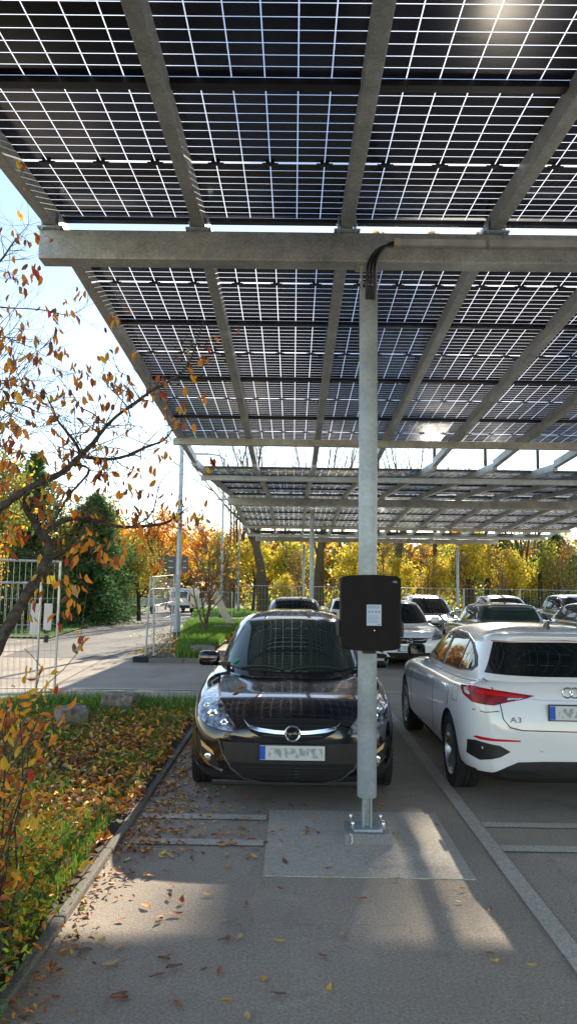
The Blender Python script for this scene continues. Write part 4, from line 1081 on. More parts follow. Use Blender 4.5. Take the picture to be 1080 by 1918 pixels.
# ------------------------------------------------------------------ leaves and vegetation
LSH = np.array([[0, 0, 0], [.25, .17, .10], [.65, .18, .07], [1.0, 0, -.14], [.65, -.18, .12], [.25, -.16, .08]])   # base, left, left, tip, right, right
LF = [(0, 3, 2, 1), (0, 5, 4, 3)]
def rand_rot(n, flat=None):
    """n rotation matrices; flat limits the tilt from horizontal (radians)"""
    yaw = rng.uniform(0, 2 * np.pi, n)
    if flat is None:
        q = rng.normal(size=(n, 4)); q /= np.linalg.norm(q, axis=1)[:, None]; w, x, y, z = q.T
        return np.stack([np.stack([1 - 2 * (y * y + z * z), 2 * (x * y - z * w), 2 * (x * z + y * w)], 1), np.stack([2 * (x * y + z * w), 1 - 2 * (x * x + z * z), 2 * (y * z - x * w)], 1), np.stack([2 * (x * z - y * w), 2 * (y * z + x * w), 1 - 2 * (x * x + y * y)], 1)], 1)
    a, b_ = rng.normal(0, flat, n), rng.normal(0, flat, n)
    cz, sz = np.cos(yaw), np.sin(yaw); ca, sa = np.cos(a), np.sin(a); cb, sb = np.cos(b_), np.sin(b_); o = np.zeros(n); i = np.ones(n)
    Rz = np.stack([np.stack([cz, -sz, o], 1), np.stack([sz, cz, o], 1), np.stack([o, o, i], 1)], 1)
    Rx = np.stack([np.stack([i, o, o], 1), np.stack([o, ca, -sa], 1), np.stack([o, sa, ca], 1)], 1)
    Ry = np.stack([np.stack([cb, o, sb], 1), np.stack([o, i, o], 1), np.stack([-sb, o, cb], 1)], 1)
    return Rz @ Rx @ Ry
def leaf_cloud(name, P, size, mats, weights, parent=None, flat=None, hang=False, width=1.0, simple=False, **kw):
    P = np.asarray(P, dtype=float); n = len(P)
    if n == 0: return None
    sz = rng.uniform(size[0], size[1], n)
    if simple: base = np.array([[0, 0, 0], [.5, .30 * width, .06], [1, 0, 0], [.5, -.30 * width, .06]]); fc = np.array([(0, 1, 2, 3)])
    else: base = LSH * [1, width, 1]; fc = np.array(LF)
    Rm = rand_rot(n, flat)
    if hang:                                   # leaves that hang tip down
        d = np.stack([rng.normal(0, .45, n), rng.normal(0, .45, n), -np.ones(n)], 1); d /= np.linalg.norm(d, axis=1)[:, None]
        s = np.cross(d, rng.normal(size=(n, 3))); s /= np.linalg.norm(s, axis=1)[:, None]; Rm = np.stack([d, s, np.cross(d, s)], 2)
    V = np.einsum('nij,kj->nki', Rm, base) * sz[:, None, None] + P[:, None, :]
    k = len(base); Fc = (fc[None] + (np.arange(n) * k)[:, None, None]).reshape(-1, 4)
    mi = np.repeat(rng.choice(len(mats), n, p=np.array(weights) / sum(weights)), len(fc))
    return raw_mesh(name, V.reshape(-1, 3), Fc, mats, mi, parent, **kw)

LV = ['leaf ' + k for k in ('orange', 'rust', 'brown', 'yellow', 'red', 'tan')]
DL = ['dry leaf ' + k for k in ('orange', 'rust', 'brown', 'yellow', 'red', 'tan')]

# leaf litter and grass on the planting bed
def clump(n, x0, x1, y0, y1, p=1.0):
    return np.stack([rng.uniform(x0, x1, n), rng.uniform(y0, y1, n)], 1)
def nz(x, y, s=1.0, o=0.0):
    return .5 + .25 * np.sin(x * 2.1 * s + o + 1.3 * np.sin(y * 1.7 * s)) + .25 * np.sin(y * 2.7 * s + 2 * o + 1.1 * np.sin(x * 3.1 * s))
XY = clump(29000, -6, -1.24, 2.2, 10.9); keep = rng.random(len(XY)) < np.clip(1.25 - .18 * np.abs(XY[:, 1] - 7) - .12 * np.abs(XY[:, 0] + 1.9), .15, 1) * (.55 + .6 * nz(XY[:, 0], XY[:, 1], 1.5))
keep &= ~((XY[:, 1] > 9.8) & (rng.random(len(XY)) < .45))
XY = XY[keep]
leaf_cloud('leaf_litter', np.column_stack([XY, rng.uniform(.055, .115, len(XY))]), (.055, .10), DL, [4, 1.9, 1.2, 2.0, .8, 3.2], flat=.55, kind='stuff', label='carpet of fallen orange and brown leaves over the planting bed', cat='fallen leaves')
XY = clump(1600, -3.8, -2.1, 17.2, 30); leaf_cloud('leaf_litter', np.column_stack([XY, rng.uniform(.13, .18, len(XY))]), (.07, .12), DL, [2, .5, .5, 6, .2, 1], flat=.4, kind='stuff', label='yellow leaves strewn under the small bare tree on the island', cat='fallen leaves')
XY = np.column_stack([-2.75 + rng.normal(0, .75, 1500), 24.0 + rng.normal(0, 1.3, 1500)]); leaf_cloud('leaf_litter', np.column_stack([XY, rng.uniform(.14, .2, len(XY))]), (.08, .13), DL, [2, .5, .2, 6, .1, 1], flat=.4, kind='stuff', label='ring of yellow leaves round the foot of the small bare tree', cat='fallen leaves')
def grass(name, XY, h, z, label, w=.006, mats=('grass blade 0', 'grass blade 1', 'grass blade 2')):
    n = len(XY); hh = rng.uniform(h[0], h[1], n); a = rng.uniform(0, 2 * np.pi, n); l = rng.uniform(.1, .6, n) * hh; b_ = a + rng.normal(0, .5, n)
    ww = w * rng.uniform(.7, 1.4, n); zz = np.full(n, z) if np.isscalar(z) else z
    P0 = np.column_stack([XY[:, 0] - np.sin(a) * ww, XY[:, 1] + np.cos(a) * ww, zz]); P1 = np.column_stack([XY[:, 0] + np.sin(a) * ww, XY[:, 1] - np.cos(a) * ww, zz])
    M1 = np.column_stack([XY[:, 0] + np.cos(b_) * l * .35, XY[:, 1] + np.sin(b_) * l * .35, zz + hh * .62]); T = np.column_stack([XY[:, 0] + np.cos(b_) * l, XY[:, 1] + np.sin(b_) * l, zz + hh])
    s = np.column_stack([np.sin(a) * ww * .6, -np.cos(a) * ww * .6, np.zeros(n)])
    V = np.stack([P0, P1, M1 + s, M1 - s, T], 1).reshape(-1, 3); i = np.arange(n) * 5
    Fq = np.column_stack([i, i + 1, i + 2, i + 3]); Ft = np.column_stack([i + 3, i + 2, i + 4, i + 4])
    me = bpy.data.meshes.new(name); mi = rng.integers(0, len(mats), n)
    me.vertices.add(len(V)); me.vertices.foreach_set('co', V.astype(np.float32).ravel())
    loops = np.concatenate([Fq.ravel(), np.column_stack([i + 3, i + 2, i + 4]).ravel()]).astype(np.int32)
    me.loops.add(len(loops)); me.loops.foreach_set('vertex_index', loops)
    ls = np.concatenate([np.arange(n) * 4, n * 4 + np.arange(n) * 3]).astype(np.int32); me.polygons.add(2 * n); me.polygons.foreach_set('loop_start', ls)
    for m_ in mats: me.materials.append(MATS[m_])
    me.polygons.foreach_set('material_index', np.concatenate([mi, mi]).astype(np.int32)); me.update(calc_edges=True)
    o = bpy.data.objects.new(name, me); COL.objects.link(o); return tag(o, label, 'grass', None, 'stuff')
A1 = clump(60000, -4.5, -1.29, 2.4, 10.95)
pr = .42 + .9 * (nz(A1[:, 0], A1[:, 1], 2.2, 1.0) > .62) + .6 * (A1[:, 1] > 9.6) + .4 * (A1[:, 1] < 4.9) - .25 * (np.abs(A1[:, 1] - 7.2) < 1.6)
A1 = A1[rng.random(len(A1)) < pr]
grass('grass', A1, (.04, .13), .05, 'green grass growing up through the leaves of the planting bed', .0035)
A2 = clump(5500, -1.75, -1.28, 3.0, 5.3); grass('grass', A2, (.05, .13), .05, 'longer bright grass tufts along the near kerb', .0035)
A3 = clump(2600, -4.0, -1.4, 10.2, 10.98); grass('grass', A3, (.05, .20), .05, 'taller weeds fringing the road end of the planting bed', .006)
A4 = clump(38000, -4.6, -2.06, 17.05, 34); A4 = A4[A4[:, 0] > np.array([lerp_tab(road_r, y) + .1 for y in A4[:, 1]])]
grass('grass', A4, (.08, .26), .10, 'rough grass on the island beside the parked cars', .010)
A5 = clump(30000, -8, 16, 44, 58); A5 = A5[A5[:, 0] > np.array([lerp_tab(road_r, y) + .2 for y in A5[:, 1]])]
grass('grass', A5, (.08, .2), -.12, 'sunlit lawn behind the car park', .03, ('grass blade 0', 'grass blade 1'))
A6 = clump(16000, -16, -7, 24, 50); A6 = A6[A6[:, 0] < np.array([lerp_tab(road_l, y) - .1 for y in A6[:, 1]])]
grass('grass', A6, (.06, .16), -.02, 'mown grass strip along the left side of the road', .02, ('grass blade 0', 'grass blade 1'))

# single fallen leaves on the asphalt: each one an object
leaf_protos = []
for k in range(18):
    bm = bmesh.new(); r_ = random.Random(100 + k); curl = r_.uniform(-.25, .55); fold = r_.uniform(.02, .16); wd = r_.uniform(.16, .27); nseg = 7; rows = []
    for i in range(nseg + 1):
        t = i / nseg; w_ = wd * math.sin(math.pi * min(1, t * 1.02) ** .85) * (1 - .25 * t) + .001; zc = curl * (t - .5) ** 2 + r_.uniform(-.006, .006)
        rows.append([bm.verts.new((t - .5, s_ * w_, zc + abs(s_) * fold * (.6 + .4 * math.sin(5 * t + k)))) for s_ in (-1, 0, 1)])
    for i in range(nseg):
        for j in (0, 1): bm.faces.new((rows[i][j], rows[i + 1][j], rows[i + 1][j + 1], rows[i][j + 1]))
    a0 = rows[0][1].co; p = [bm.verts.new(a0 + Vector(q)) for q in ((-.22, .012, .03), (-.22, -.012, .03), (0, -.010, 0), (0, .010, 0))]; bm.faces.new(p)
    mn = min(v.co.z for v in bm.verts)
    for v in bm.verts: v.co.z -= mn
    me = bpy.data.meshes.new('fallen_leaf'); bm.to_mesh(me); bm.free(); me.materials.append(MATS[DL[k % 6]])
    for p_ in me.polygons: p_.use_smooth = True
    leaf_protos.append(me)
COLN = ['orange', 'rust', 'dark brown', 'yellow', 'red', 'tan']
def put_leaf(x, y, s, z=.012, k=None, label=None, group='fallen leaves lying on the asphalt', rot=None):
    k = rng.integers(0, 18) if k is None else k
    o = bpy.data.objects.new('fallen_leaf', leaf_protos[k]); COL.objects.link(o); o.location = (x, y, z); o.scale = (s, s, s * rng.uniform(.5, 1.2))
    o.rotation_euler = rot or (rng.normal(0, .08), rng.normal(0, .08), rng.uniform(0, 6.28))
    tag(o, label or '%s fallen leaf lying on the grey asphalt' % COLN[k % 6], 'fallen leaf', group if label is None else None)
# the separate ones that can be pointed at
for (px, py, s, k, lb) in [(522, 1766, .075, 15, 'lone tan leaf on bare asphalt, centre bottom, left of the other pale leaf'), (639, 1757, .062, 5, 'small tan leaf on bare asphalt below the concrete pad'), (494, 1838, .06, 0, 'orange leaf standing half on edge in the bottom foreground'),
                           (676, 1687, .06, 16, 'single red leaf in front of the concrete pad'), (925, 1805, .055, 3, 'single yellow leaf near the lower right corner'), (866, 1668, .05, 6, 'small orange leaf at the front right corner of the pad'),
                           (205, 1810, .095, 11, 'large tan leaf in the lower left foreground'), (224, 1777, .085, 17, 'tan leaf just above the large one, lower left'), (328, 1716, .08, 4, 'dark red leaf at the edge of the sunlit patch'),
                           (463, 1911, .06, 5, 'pale leaf cut by the bottom edge of the photo'), (521, 1866, .07, 2, 'crumpled dark brown leaf in the bottom foreground'), (326, 1816, .08, 8, 'thin dark brown leaf in the lower foreground'),
                           (272, 1700, .08, 0, 'orange leaf lying on the sunlit patch'), (461, 1697, .05, 10, 'small red leaf left of the concrete pad corner'), (333, 1886, .06, 7, 'rust leaf close to the bottom edge'), (446, 1760, .055, 15, 'yellow leaf left of the lone tan leaf')]:
    g = on_ground(px, py); put_leaf(g.x, g.y, s, k=k, label=lb)
N = 0
while N < 262:
    u = rng.random()
    if u < .62: x = -1.13 + abs(rng.normal(0, .30)); y = rng.uniform(5.4, 9.2); s = rng.uniform(.05, .085)
    elif u < .80: x = rng.uniform(-1.1, .2); y = rng.uniform(4.9, 6.3); s = rng.uniform(.045, .08)
    elif u < .93: x = rng.uniform(-1.1, -.2) ; y = rng.uniform(3.3, 5.4); s = rng.uniform(.045, .085)
    else: x = rng.uniform(-.2, 1.3); y = rng.uniform(3.2, 6.4); s = rng.uniform(.035, .06)
    if -.9 < x < 1 and y > 6.3: continue
    if .36 < x < .75 and 5.2 < y < 5.6: continue
    put_leaf(x, y, s, z=.012 if not (-.17 < x < 1.17 and 4.67 < y < 6.01) else .014); N += 1
for (u, v, k, lb) in [(-.50, .52, 12, 'orange leaf on the black bonnet, lower of the two at its left side'), (-.47, .72, 6, 'orange leaf on the black bonnet, upper of the two at its left side'), (.14, 2.6, 0, 'orange leaf lying on the roof of the black hatchback')]:
    h, _ = ASTRA.cast('T', u, v); put_leaf(.015 + h.x, 5.98 + h.y, .085, z=h.z + .006, k=k, label=lb, rot=(-.25, .05, .4 if v < 1 else 1.2))
for (x, y, z, s) in [(-2.72, 9.12, .285, .09), (-2.36, 10.2, .30, .09), (-2.66, 9.2, .29, .08)]:
    put_leaf(x, y, s, z=z, k=6, label='orange leaf on top of the %s stone block' % ('far squarish' if y > 10 else ('near' if x < -2.7 else 'near, its right-hand')))

# ------------------------------------------------------------------ trees
def grow(mb, p, d, L, r, lev, prm, tips, m, rd):
    seg = prm['seg'][lev]; pts = [p.copy()]; rad = [r]; q = p.copy(); dd = d.copy()
    for i in range(seg):
        dd = (dd + Vector((rd.gauss(0, 1), rd.gauss(0, 1), rd.gauss(0, 1))) * prm['wob'] + Vector((0, 0, prm['up'][lev]))).normalized()
        q = q + dd * L / seg; pts.append(q.copy()); rad.append(r * (1 - (1 - prm['taper']) * (i + 1) / seg))
    mb.tube(pts, rad, m, prm['sides'][lev], caps=False)
    last = lev == len(prm['n']) - 1
    if lev >= prm['tip_from']:
        for i in range(1, len(pts)): tips.append(pts[i])
    if last: return
    for k in range(prm['n'][lev]):
        t = prm['from'][lev] + (1 - prm['from'][lev]) * (k + rd.random()) / prm['n'][lev]
        i = min(seg - 1, int(t * seg)); f = t * seg - i; b = pts[i].lerp(pts[i + 1], f); ax = (pts[i + 1] - pts[i]).normalized()
        a = rd.uniform(0, 2 * math.pi); s = Vector((math.cos(a), math.sin(a), rd.uniform(-.2, .3))); s = (s - ax * s.dot(ax)).normalized()
        ang = rd.uniform(*prm['ang'][lev]); nd = (ax * math.cos(ang) + s * math.sin(ang)).normalized()
        grow(mb, b, nd, L * prm['len'][lev] * rd.uniform(.7, 1.15) * (1.1 - .45 * t), max(prm['minr'], rad[i] * prm['rad'][lev]), lev + 1, prm, tips, m, rd)

PRM = dict(
 broad=dict(n=[7, 5, 4, 3], seg=[6, 5, 3, 2], sides=[9, 6, 4, 3], **{'from': [.28, .25, .2, .2]}, len=[.62, .55, .5, 1], rad=[.5, .5, .5, 1], ang=[(.45, .95), (.4, .9), (.4, .9), (.4, .9)], up=[.05, .06, .02, 0], wob=.09, taper=.35, minr=.008, tip_from=2),
 willow=dict(n=[9, 6, 5, 0], seg=[4, 6, 4, 3], sides=[10, 6, 4, 3], **{'from': [.55, .25, .15, .2]}, len=[1.5, .6, .55, 1], rad=[.34, .42, .45, 1], ang=[(.25, .85), (.18, .5), (.15, .5), (.3, .6)], up=[.02, .10, .08, 0], wob=.07, taper=.3, minr=.010, tip_from=3),
 bare=dict(n=[9, 6, 4, 3], seg=[7, 4, 3, 2], sides=[8, 5, 4, 3], **{'from': [.2, .15, .15, .2]}, len=[.5, .5, .5, 1], rad=[.42, .5, .55, 1], ang=[(.35, .75), (.35, .8), (.3, .8), (.4, .9)], up=[.03, .08, .05, 0], wob=.07, taper=.25, minr=.007, tip_from=2),
 tall=dict(n=[13, 7, 5, 3], seg=[6, 5, 3, 2], sides=[9, 6, 4, 3], **{'from': [.62, .2, .2, .2]}, len=[.36, .55, .5, 1], rad=[.4, .5, .5, 1], ang=[(.4, 1.1), (.4, .9), (.4, .9), (.4, .9)], up=[.05, .06, .02, 0], wob=.06, taper=.4, minr=.02, tip_from=2),
 small=dict(n=[9, 7, 5, 3], seg=[4, 5, 4, 3], sides=[9, 7, 5, 4], **{'from': [.15, .2, .15, .2]}, len=[1.7, .62, .55, 1], rad=[.55, .5, .5, 1], ang=[(.25, .75), (.3, .8), (.3, .9), (.4, .9)], up=[.02, .05, .02, 0], wob=.10, taper=.3, minr=.004, tip_from=3),
 shrub=dict(n=[6, 5, 4], seg=[4, 3, 2], sides=[5, 4, 3], **{'from': [.05, .1, .1]}, len=[.8, .6, .5], rad=[.6, .6, .5], ang=[(.2, .9), (.4, 1.0), (.4, 1)], up=[.05, .05, 0], wob=.12, taper=.3, minr=.003, tip_from=1))

def tree(base, H, r, style, label, seed, bark='bark grey', leaves=None, nleaf=4000, lsize=(.10, .18), clump_r=.35, trunk_frac=.5, cat='tree', group=None, name='tree', lean=(0, 0), simple=True, width=1.0, hang=False):
    rd = random.Random(seed); root = empty(name, (base[0], base[1], gz(*base) - .05 + (base[2] if len(base) > 2 else 0)), 0, label, cat, group)
    mb = MB(); tips = []; prm = PRM[style]
    d0 = Vector((lean[0], lean[1], 1)).normalized()
    grow(mb, Vector((0, 0, 0)), d0, H * trunk_frac, r, 0, prm, tips, bark, rd)
    zmax = max(v[2] for v in mb.v); k = H / zmax; mb.v = [(v[0] * k, v[1] * k, v[2] * k) for v in mb.v]
    mb.build('trunk' if cat != 'shrub' else 'stems', root)
    if leaves and tips:
        T = np.array([t[:] for t in tips]) * k; idx = rng.integers(0, len(T), nleaf)
        dens = rng.uniform(.25, 1, len(T)); keep = rng.random(nleaf) < dens[idx]; idx = idx[keep]
        P = T[idx] + rng.normal(0, clump_r * .5, (len(idx), 3)); P = P[P[:, 2] > .25]
        leaf_cloud('crown', P, lsize, [l for l, _ in leaves], [w for _, w in leaves], root, simple=simple, width=width, hang=hang)
    return root
def clone(o, x, y, rz, s, label, z=0):
    c = copy_tree(o); c.location = (x, y, gz(x, y) - .05 + z); c.rotation_euler.z = rz; c.scale = (s, s, s * 1.0); c['label'] = label; return c

def conifer(base, H, Rb, label, seed, mats=(('needle dark', 3), ('needle mid', 4), ('needle light', 1.4)), n=26000, group='dark conifers by the road', skirt=.0, power=.8, card=(.16, .30), kind='conifer'):
    root = empty(kind, (base[0], base[1], gz(*base) - .05), 0, label, kind, group)
    m = MB(); m.tube([(0, 0, 0), (0, 0, H * .5), (0, 0, H * .98)], [.17, .10, .01], 'bark dark', 8)
    rd = random.Random(seed); P = []; nb = 120
    per = n // nb
    for k in range(nb):
        t = (k + rd.random()) / nb; z = H * (skirt + (1 - skirt) * t ** .9); Rr = Rb * (1 - t) ** power * rd.uniform(.45, 1.28) + .06; a = k * 2.39996 + rd.uniform(-.3, .3)
        tip = Vector((math.cos(a) * Rr, math.sin(a) * Rr, z - Rr * rd.uniform(.0, .25)))
        b0 = Vector((0, 0, z)); mid = b0.lerp(tip, .6) + Vector((0, 0, .04)); m.tube([b0, mid, tip], [.03, .018, .006], 'bark dark', 3, caps=False)
        for i in range(per):
            s = rd.random() ** .6; q = b0.lerp(tip, s); wd = .42 * (1.1 - s * .6) * (Rr / Rb + .25); q = q + Vector((rd.gauss(0, wd * .5), rd.gauss(0, wd * .5), rd.gauss(0, .12) - abs(rd.gauss(0, .10)))); P.append(q[:])
    m.build('trunk', root); P = np.array(P); P = P[P[:, 2] > .05]
    leaf_cloud('crown', P, card, [a for a, _ in mats], [b for _, b in mats], root, flat=.5, width=.45, simple=True)
    return root

# --- foreground tree leaning in from the left, drawn from its limbs
TD = 3.05
fg = empty('cherry_tree', (-1.62, 2.75, 0), 0, 'crooked dark tree leaning in from the left foreground with a few orange leaves', 'tree')
inv = Vector((-1.62, 2.75, 0))
def P3(px, py, dz=0): return at(px, py, TD + dz) - inv
limbs = [([(-75, 1330), (-20, 1240), (15, 1175), (50, 1115), (82, 1062), (93, 1030), (88, 1010), (72, 992), (62, 972)], [.042, .037, .030, .028, .026, .026, .023, .021, .017], (0, -.1)),
         ([(76, 1010), (95, 990), (118, 976), (151, 970), (180, 976), (211, 985), (245, 987), (283, 984), (308, 980), (330, 968), (352, 950)], [.017, .015, .014, .013, .011, .010, .009, .0075, .006, .0045, .003], (0, .35)),
         ([(62, 972), (50, 955), (48, 935), (55, 920)], [.02, .017, .015, .012], (0, -.1)),
         ([(-70, 985), (-30, 970), (0, 952), (28, 932), (48, 918), (70, 906), (95, 896), (118, 884), (138, 866), (152, 852), (165, 840), (178, 826), (188, 812), (200, 798), (218, 780), (240, 764), (262, 748), (290, 728), (320, 712), (348, 690), (362, 660), (372, 628), (382, 600)], [.024, .023, .022, .020, .019, .018, .018, .017, .016, .015, .014, .013, .011, .010, .009, .008, .007, .0065, .0055, .005, .004, .003, .0015], (-.15, .25)),
         ([(150, 853), (172, 858), (198, 860), (222, 858), (247, 850), (272, 838), (300, 828), (314, 818), (322, 806)], [.011, .010, .009, .009, .008, .0065, .005, .004, .003], (.05, .35)),
         ([(152, 852), (146, 838), (136, 822), (118, 800), (104, 780), (96, 760), (88, 742)], [.008, .007, .0065, .005, .004, .003, .002], (.05, -.2)),
         ([(118, 884), (140, 870), (168, 880), (150, 905), (128, 930), (110, 962), (90, 990)], [.008, .006, .005, .005, .005, .004, .003], (.05, .15)),
         ([(245, 987), (270, 975), (285, 960), (292, 940), (300, 905), (330, 870)], [.004, .0035, .003, .0025, .002, .001], (.1, .4)),
         ([(158, 985), (152, 1010), (128, 1030), (104, 1045), (90, 1052)], [.004, .004, .004, .005, .006], (.1, 0)),
         ([(283, 984), (276, 1010), (288, 1040), (292, 1075)], [.003, .002, .002, .001], (.3, .35)),
         ([(-60, 768), (0, 755), (40, 758), (80, 775), (110, 772)], [.006, .005, .004, .002, .001], (.2, .3)),
         ([(-60, 560), (0, 575), (50, 578), (90, 582), (130, 590), (165, 572)], [.005, .004, .003, .003, .002, .001], (.3, .5)),
         ([(-40, 520), (0, 490), (20, 462), (32, 446), (48, 428), (54, 420)], [.005, .005, .004, .0025, .0015, .001], (.3, .4)),
         ([(-40, 640), (0, 632), (40, 634), (75, 640), (105, 655)], [.004, .003, .002, .0015, .001], (.3, .3)),
         ([(200, 798), (175, 775), (150, 762), (138, 740), (120, 722)], [.004, .003, .0025, .002, .001], (.1, .3)),
         ([(240, 764), (222, 742), (205, 725), (196, 700), (192, 680)], [.004, .003, .002, .0015, .001], (.2, .3)),
         ([(88, 1010), (130, 1190), (152, 1210)], [.0001, .0001, .0001], (0, 0))][:-1]
tm = MB(); twig_pts = []
for pts, rad, (z0, z1) in limbs:
    n = len(pts); Q = [P3(x, y, z0 + (z1 - z0) * i / (n - 1)) for i, (x, y) in enumerate(pts)]
    # smooth the polyline
    S, SR = [], []
    for i in range(n - 1):
        a_, b_, c_, d_ = Q[max(i - 1, 0)], Q[i], Q[i + 1], Q[min(i + 2, n - 1)]
        for k in range(3):
            t = k / 3; S.append(.5 * ((2 * b_) + (c_ - a_) * t + (2 * a_ - 5 * b_ + 4 * c_ - d_) * t * t + (3 * b_ - a_ - 3 * c_ + d_) * t ** 3)); SR.append(rad[i] + (rad[i + 1] - rad[i]) * t)
    S.append(Q[-1]); SR.append(rad[-1]); SR = [r_ * (.78 if r_ > .008 else 1) * (1 + .10 * math.sin(i * 2.1)) for i, r_ in enumerate(SR)]
    tm.tube(S, SR, 'bark dark', 10 if rad[0] > .01 else 6, caps=True)
    for i, p in enumerate(S):
        if SR[i] < .014 and random.random() < .8: twig_pts.append((p, (S[min(i + 1, len(S) - 1)] - S[max(i - 1, 0)]).normalized(), SR[i]))
tm.build('trunk', fg)
tw = MB(); ends = []
def twig(p, d, L, r, lev):
    pts = [p]; q = p
    for i in range(4):
        d = (d + Vector((random.gauss(0, .16), random.gauss(0, .16), random.gauss(0, .14) + .03))).normalized(); q = q + d * L / 4; pts.append(q)
        if random.random() < .55: ends.append(q)
    tw.tube(pts, [r, r * .85, r * .7, r * .5, r * .3], 'twig', 4, caps=False)
    if lev < 2:
        for k in range(random.choice((1, 2, 2))):
            i = random.randint(1, 3); s = Vector((random.gauss(0, 1), random.gauss(0, 1), random.gauss(0, .8))).normalized()
            twig(pts[i], (d + s * .9).normalized(), L * random.uniform(.45, .8), r * .6, lev + 1)
for p, d_, r_ in twig_pts:
    for k in range(2 if r_ < .009 else 1):
        if random.random() < .72:
            s = Vector((random.gauss(0, 1), random.gauss(0, .8), random.gauss(0, 1))).normalized(); twig(p, (d_ * .5 + s).normalized(), random.uniform(.08, .26), max(.0011, min(r_ * .45, .003)), 0)
for (px, py, n_, L_) in [(20, 700, 10, .3), (10, 800, 14, .3), (30, 640, 6, .3), (5, 880, 12, .25), (40, 740, 10, .25), (20, 1100, 0, .2)]:
    for k in range(n_): twig(P3(px - 40 + random.uniform(-30, 30), py + random.uniform(-40, 40), random.uniform(-.4, .3)), Vector((random.uniform(.1, 1), random.uniform(-.4, .4), random.uniform(-.5, 1))).normalized(), L_, .0022, 0)
tw.build('twigs', fg)
E_ = np.array([e[:] for e in ends]); pick = rng.random(len(E_)) < .055; Pl = E_[pick]
Pl = np.vstack([Pl, Pl[rng.random(len(Pl)) < .5] + rng.normal(0, .012, (1, 3))])
clus = [(185, 898, 3, 'y'), (132, 932, 4, 'y'), (95, 930, 4, 'y'), (205, 900, 3, 'o'), (250, 968, 7, 'o'), (232, 968, 4, 'o'), (268, 1010, 3, 'r'), (282, 1030, 4, 'r'), (290, 1062, 7, 'o'), (190, 1045, 6, 'o'), (205, 1050, 5, 'o'), (228, 1040, 5, 'o'), (150, 1020, 5, 'y'), (136, 1040, 4, 'r'), (125, 1090, 4, 'o'), (142, 1095, 5, 'o'), (158, 1085, 4, 'o'), (190, 1010, 3, 'o'), (215, 1012, 3, 'o'),
        (135, 1130, 6, 'o'), (130, 1150, 5, 'o'), (112, 1175, 3, 'r'), (62, 1140, 3, 'b'), (62, 1162, 2, 'b'), (150, 1205, 5, 'b'), (58, 508, 3, 'r'), (62, 522, 2, 'r'), (28, 520, 3, 'r'), (45, 535, 3, 'r'), (40, 550, 2, 'r'), (88, 575, 4, 'y'), (98, 600, 3, 'o'), (115, 580, 4, 'r'), (125, 590, 3, 'r'), (155, 552, 5, 'y'), (210, 603, 4, 'y'), (98, 642, 3, 'o'), (68, 670, 5, 'r'), (75, 690, 4, 'r'), (48, 720, 6, 'r'), (30, 740, 5, 'r'), (80, 740, 5, 'r'), (88, 760, 3, 'y'), (70, 755, 3, 'y'), (205, 705, 3, 'r'), (195, 682, 2, 'r'), (190, 750, 3, 'r'), (165, 745, 3, 'r'), (125, 742, 5, 'r'), (135, 805, 1, 'r'), (138, 783, 1, 'r'), (375, 672, 3, 'o'), (382, 745, 4, 'o'), (300, 728, 4, 'o'), (345, 770, 3, 'y'), (350, 800, 3, 'o'), (330, 800, 3, 'o'), (338, 775, 2, 'r'), (245, 745, 3, 'r'), (190, 790, 4, 'b'), (185, 800, 4, 'b'), (205, 760, 3, 'b'), (345, 950, 4, 'o'), (370, 970, 4, 'r'), (340, 985, 4, 'o'), (320, 965, 3, 'o'), (265, 1025, 4, 'r'), (8, 640, 9, 'r'), (20, 680, 10, 'r'), (10, 720, 12, 'r'), (4, 760, 12, 'r'), (22, 800, 10, 'r'), (12, 860, 12, 'y'), (30, 915, 9, 'y'), (6, 910, 10, 'y'), (40, 1010, 7, 'y'), (10, 830, 8, 'r'), (25, 870, 6, 'y'), (10, 960, 8, 'y'), (15, 1010, 8, 'y'), (35, 990, 6, 'y'), (5, 790, 8, 'r'), (60, 900, 3, 'y'), (40, 850, 4, 'o'), (85, 935, 4, 'y')]
for px, py, n_, c in clus:
    for k in range(n_): Pl = np.vstack([Pl, [list(P3(px + random.gauss(0, 7), py + random.gauss(0, 7) - 8, random.uniform(-.05, .3) + (.15 if px > 200 else 0)))]])
leaf_cloud('crown', Pl, (.026, .060), LV, [7, 2.6, .7, 2.2, 1.0, .3], fg, hang=True, width=1.15)

# --- orange and green shrubs in the left foreground
def shrub(base, H, spread, label, seed, leaves, nleaf, lsize, name='shrub', twigs=True, simple=False):
    rd = random.Random(seed); root = empty(name, (base[0], base[1], .05), 0, label, 'shrub'); m = MB(); T = []
    for k in range(16):
        a = rd.uniform(0, 6.28); d = Vector((math.cos(a) * spread, math.sin(a) * spread, H * rd.uniform(.5, 1))); q = Vector((rd.gauss(0, .06), rd.gauss(0, .06), 0)); pts = [q.copy()]
        for i in range(6):
            q = q + d / 6 * rd.uniform(.7, 1.15) + Vector((rd.gauss(0, .03), rd.gauss(0, .03), rd.gauss(0, .02))); pts.append(q.copy()); T += [q[:]] * (i + 1)
            if rd.random() < .8:
                s = Vector((rd.gauss(0, 1), rd.gauss(0, 1), rd.gauss(.2, .6))).normalized() * rd.uniform(.08, .2); m.tube([q, q + s * .6, q + s], [.003, .002, .001], 'twig', 4, caps=False); T += [(q + s)[:]] * 2
        m.tube(pts, [.008, .007, .006, .005, .004, .003, .002], 'bark dark', 5, caps=False)
    m.build('stems', root); T = np.array(T); P = T[rng.integers(0, len(T), nleaf)] + rng.normal(0, .05, (nleaf, 3)); P = P[P[:, 2] > .02]
    leaf_cloud('leaves', P, lsize, [a for a, _ in leaves], [b for _, b in leaves], root, width=1.1, simple=simple)
    return root
OR = [('leaf orange', 5), ('leaf yellow', 3), ('leaf rust', 2), ('leaf red', .6)]
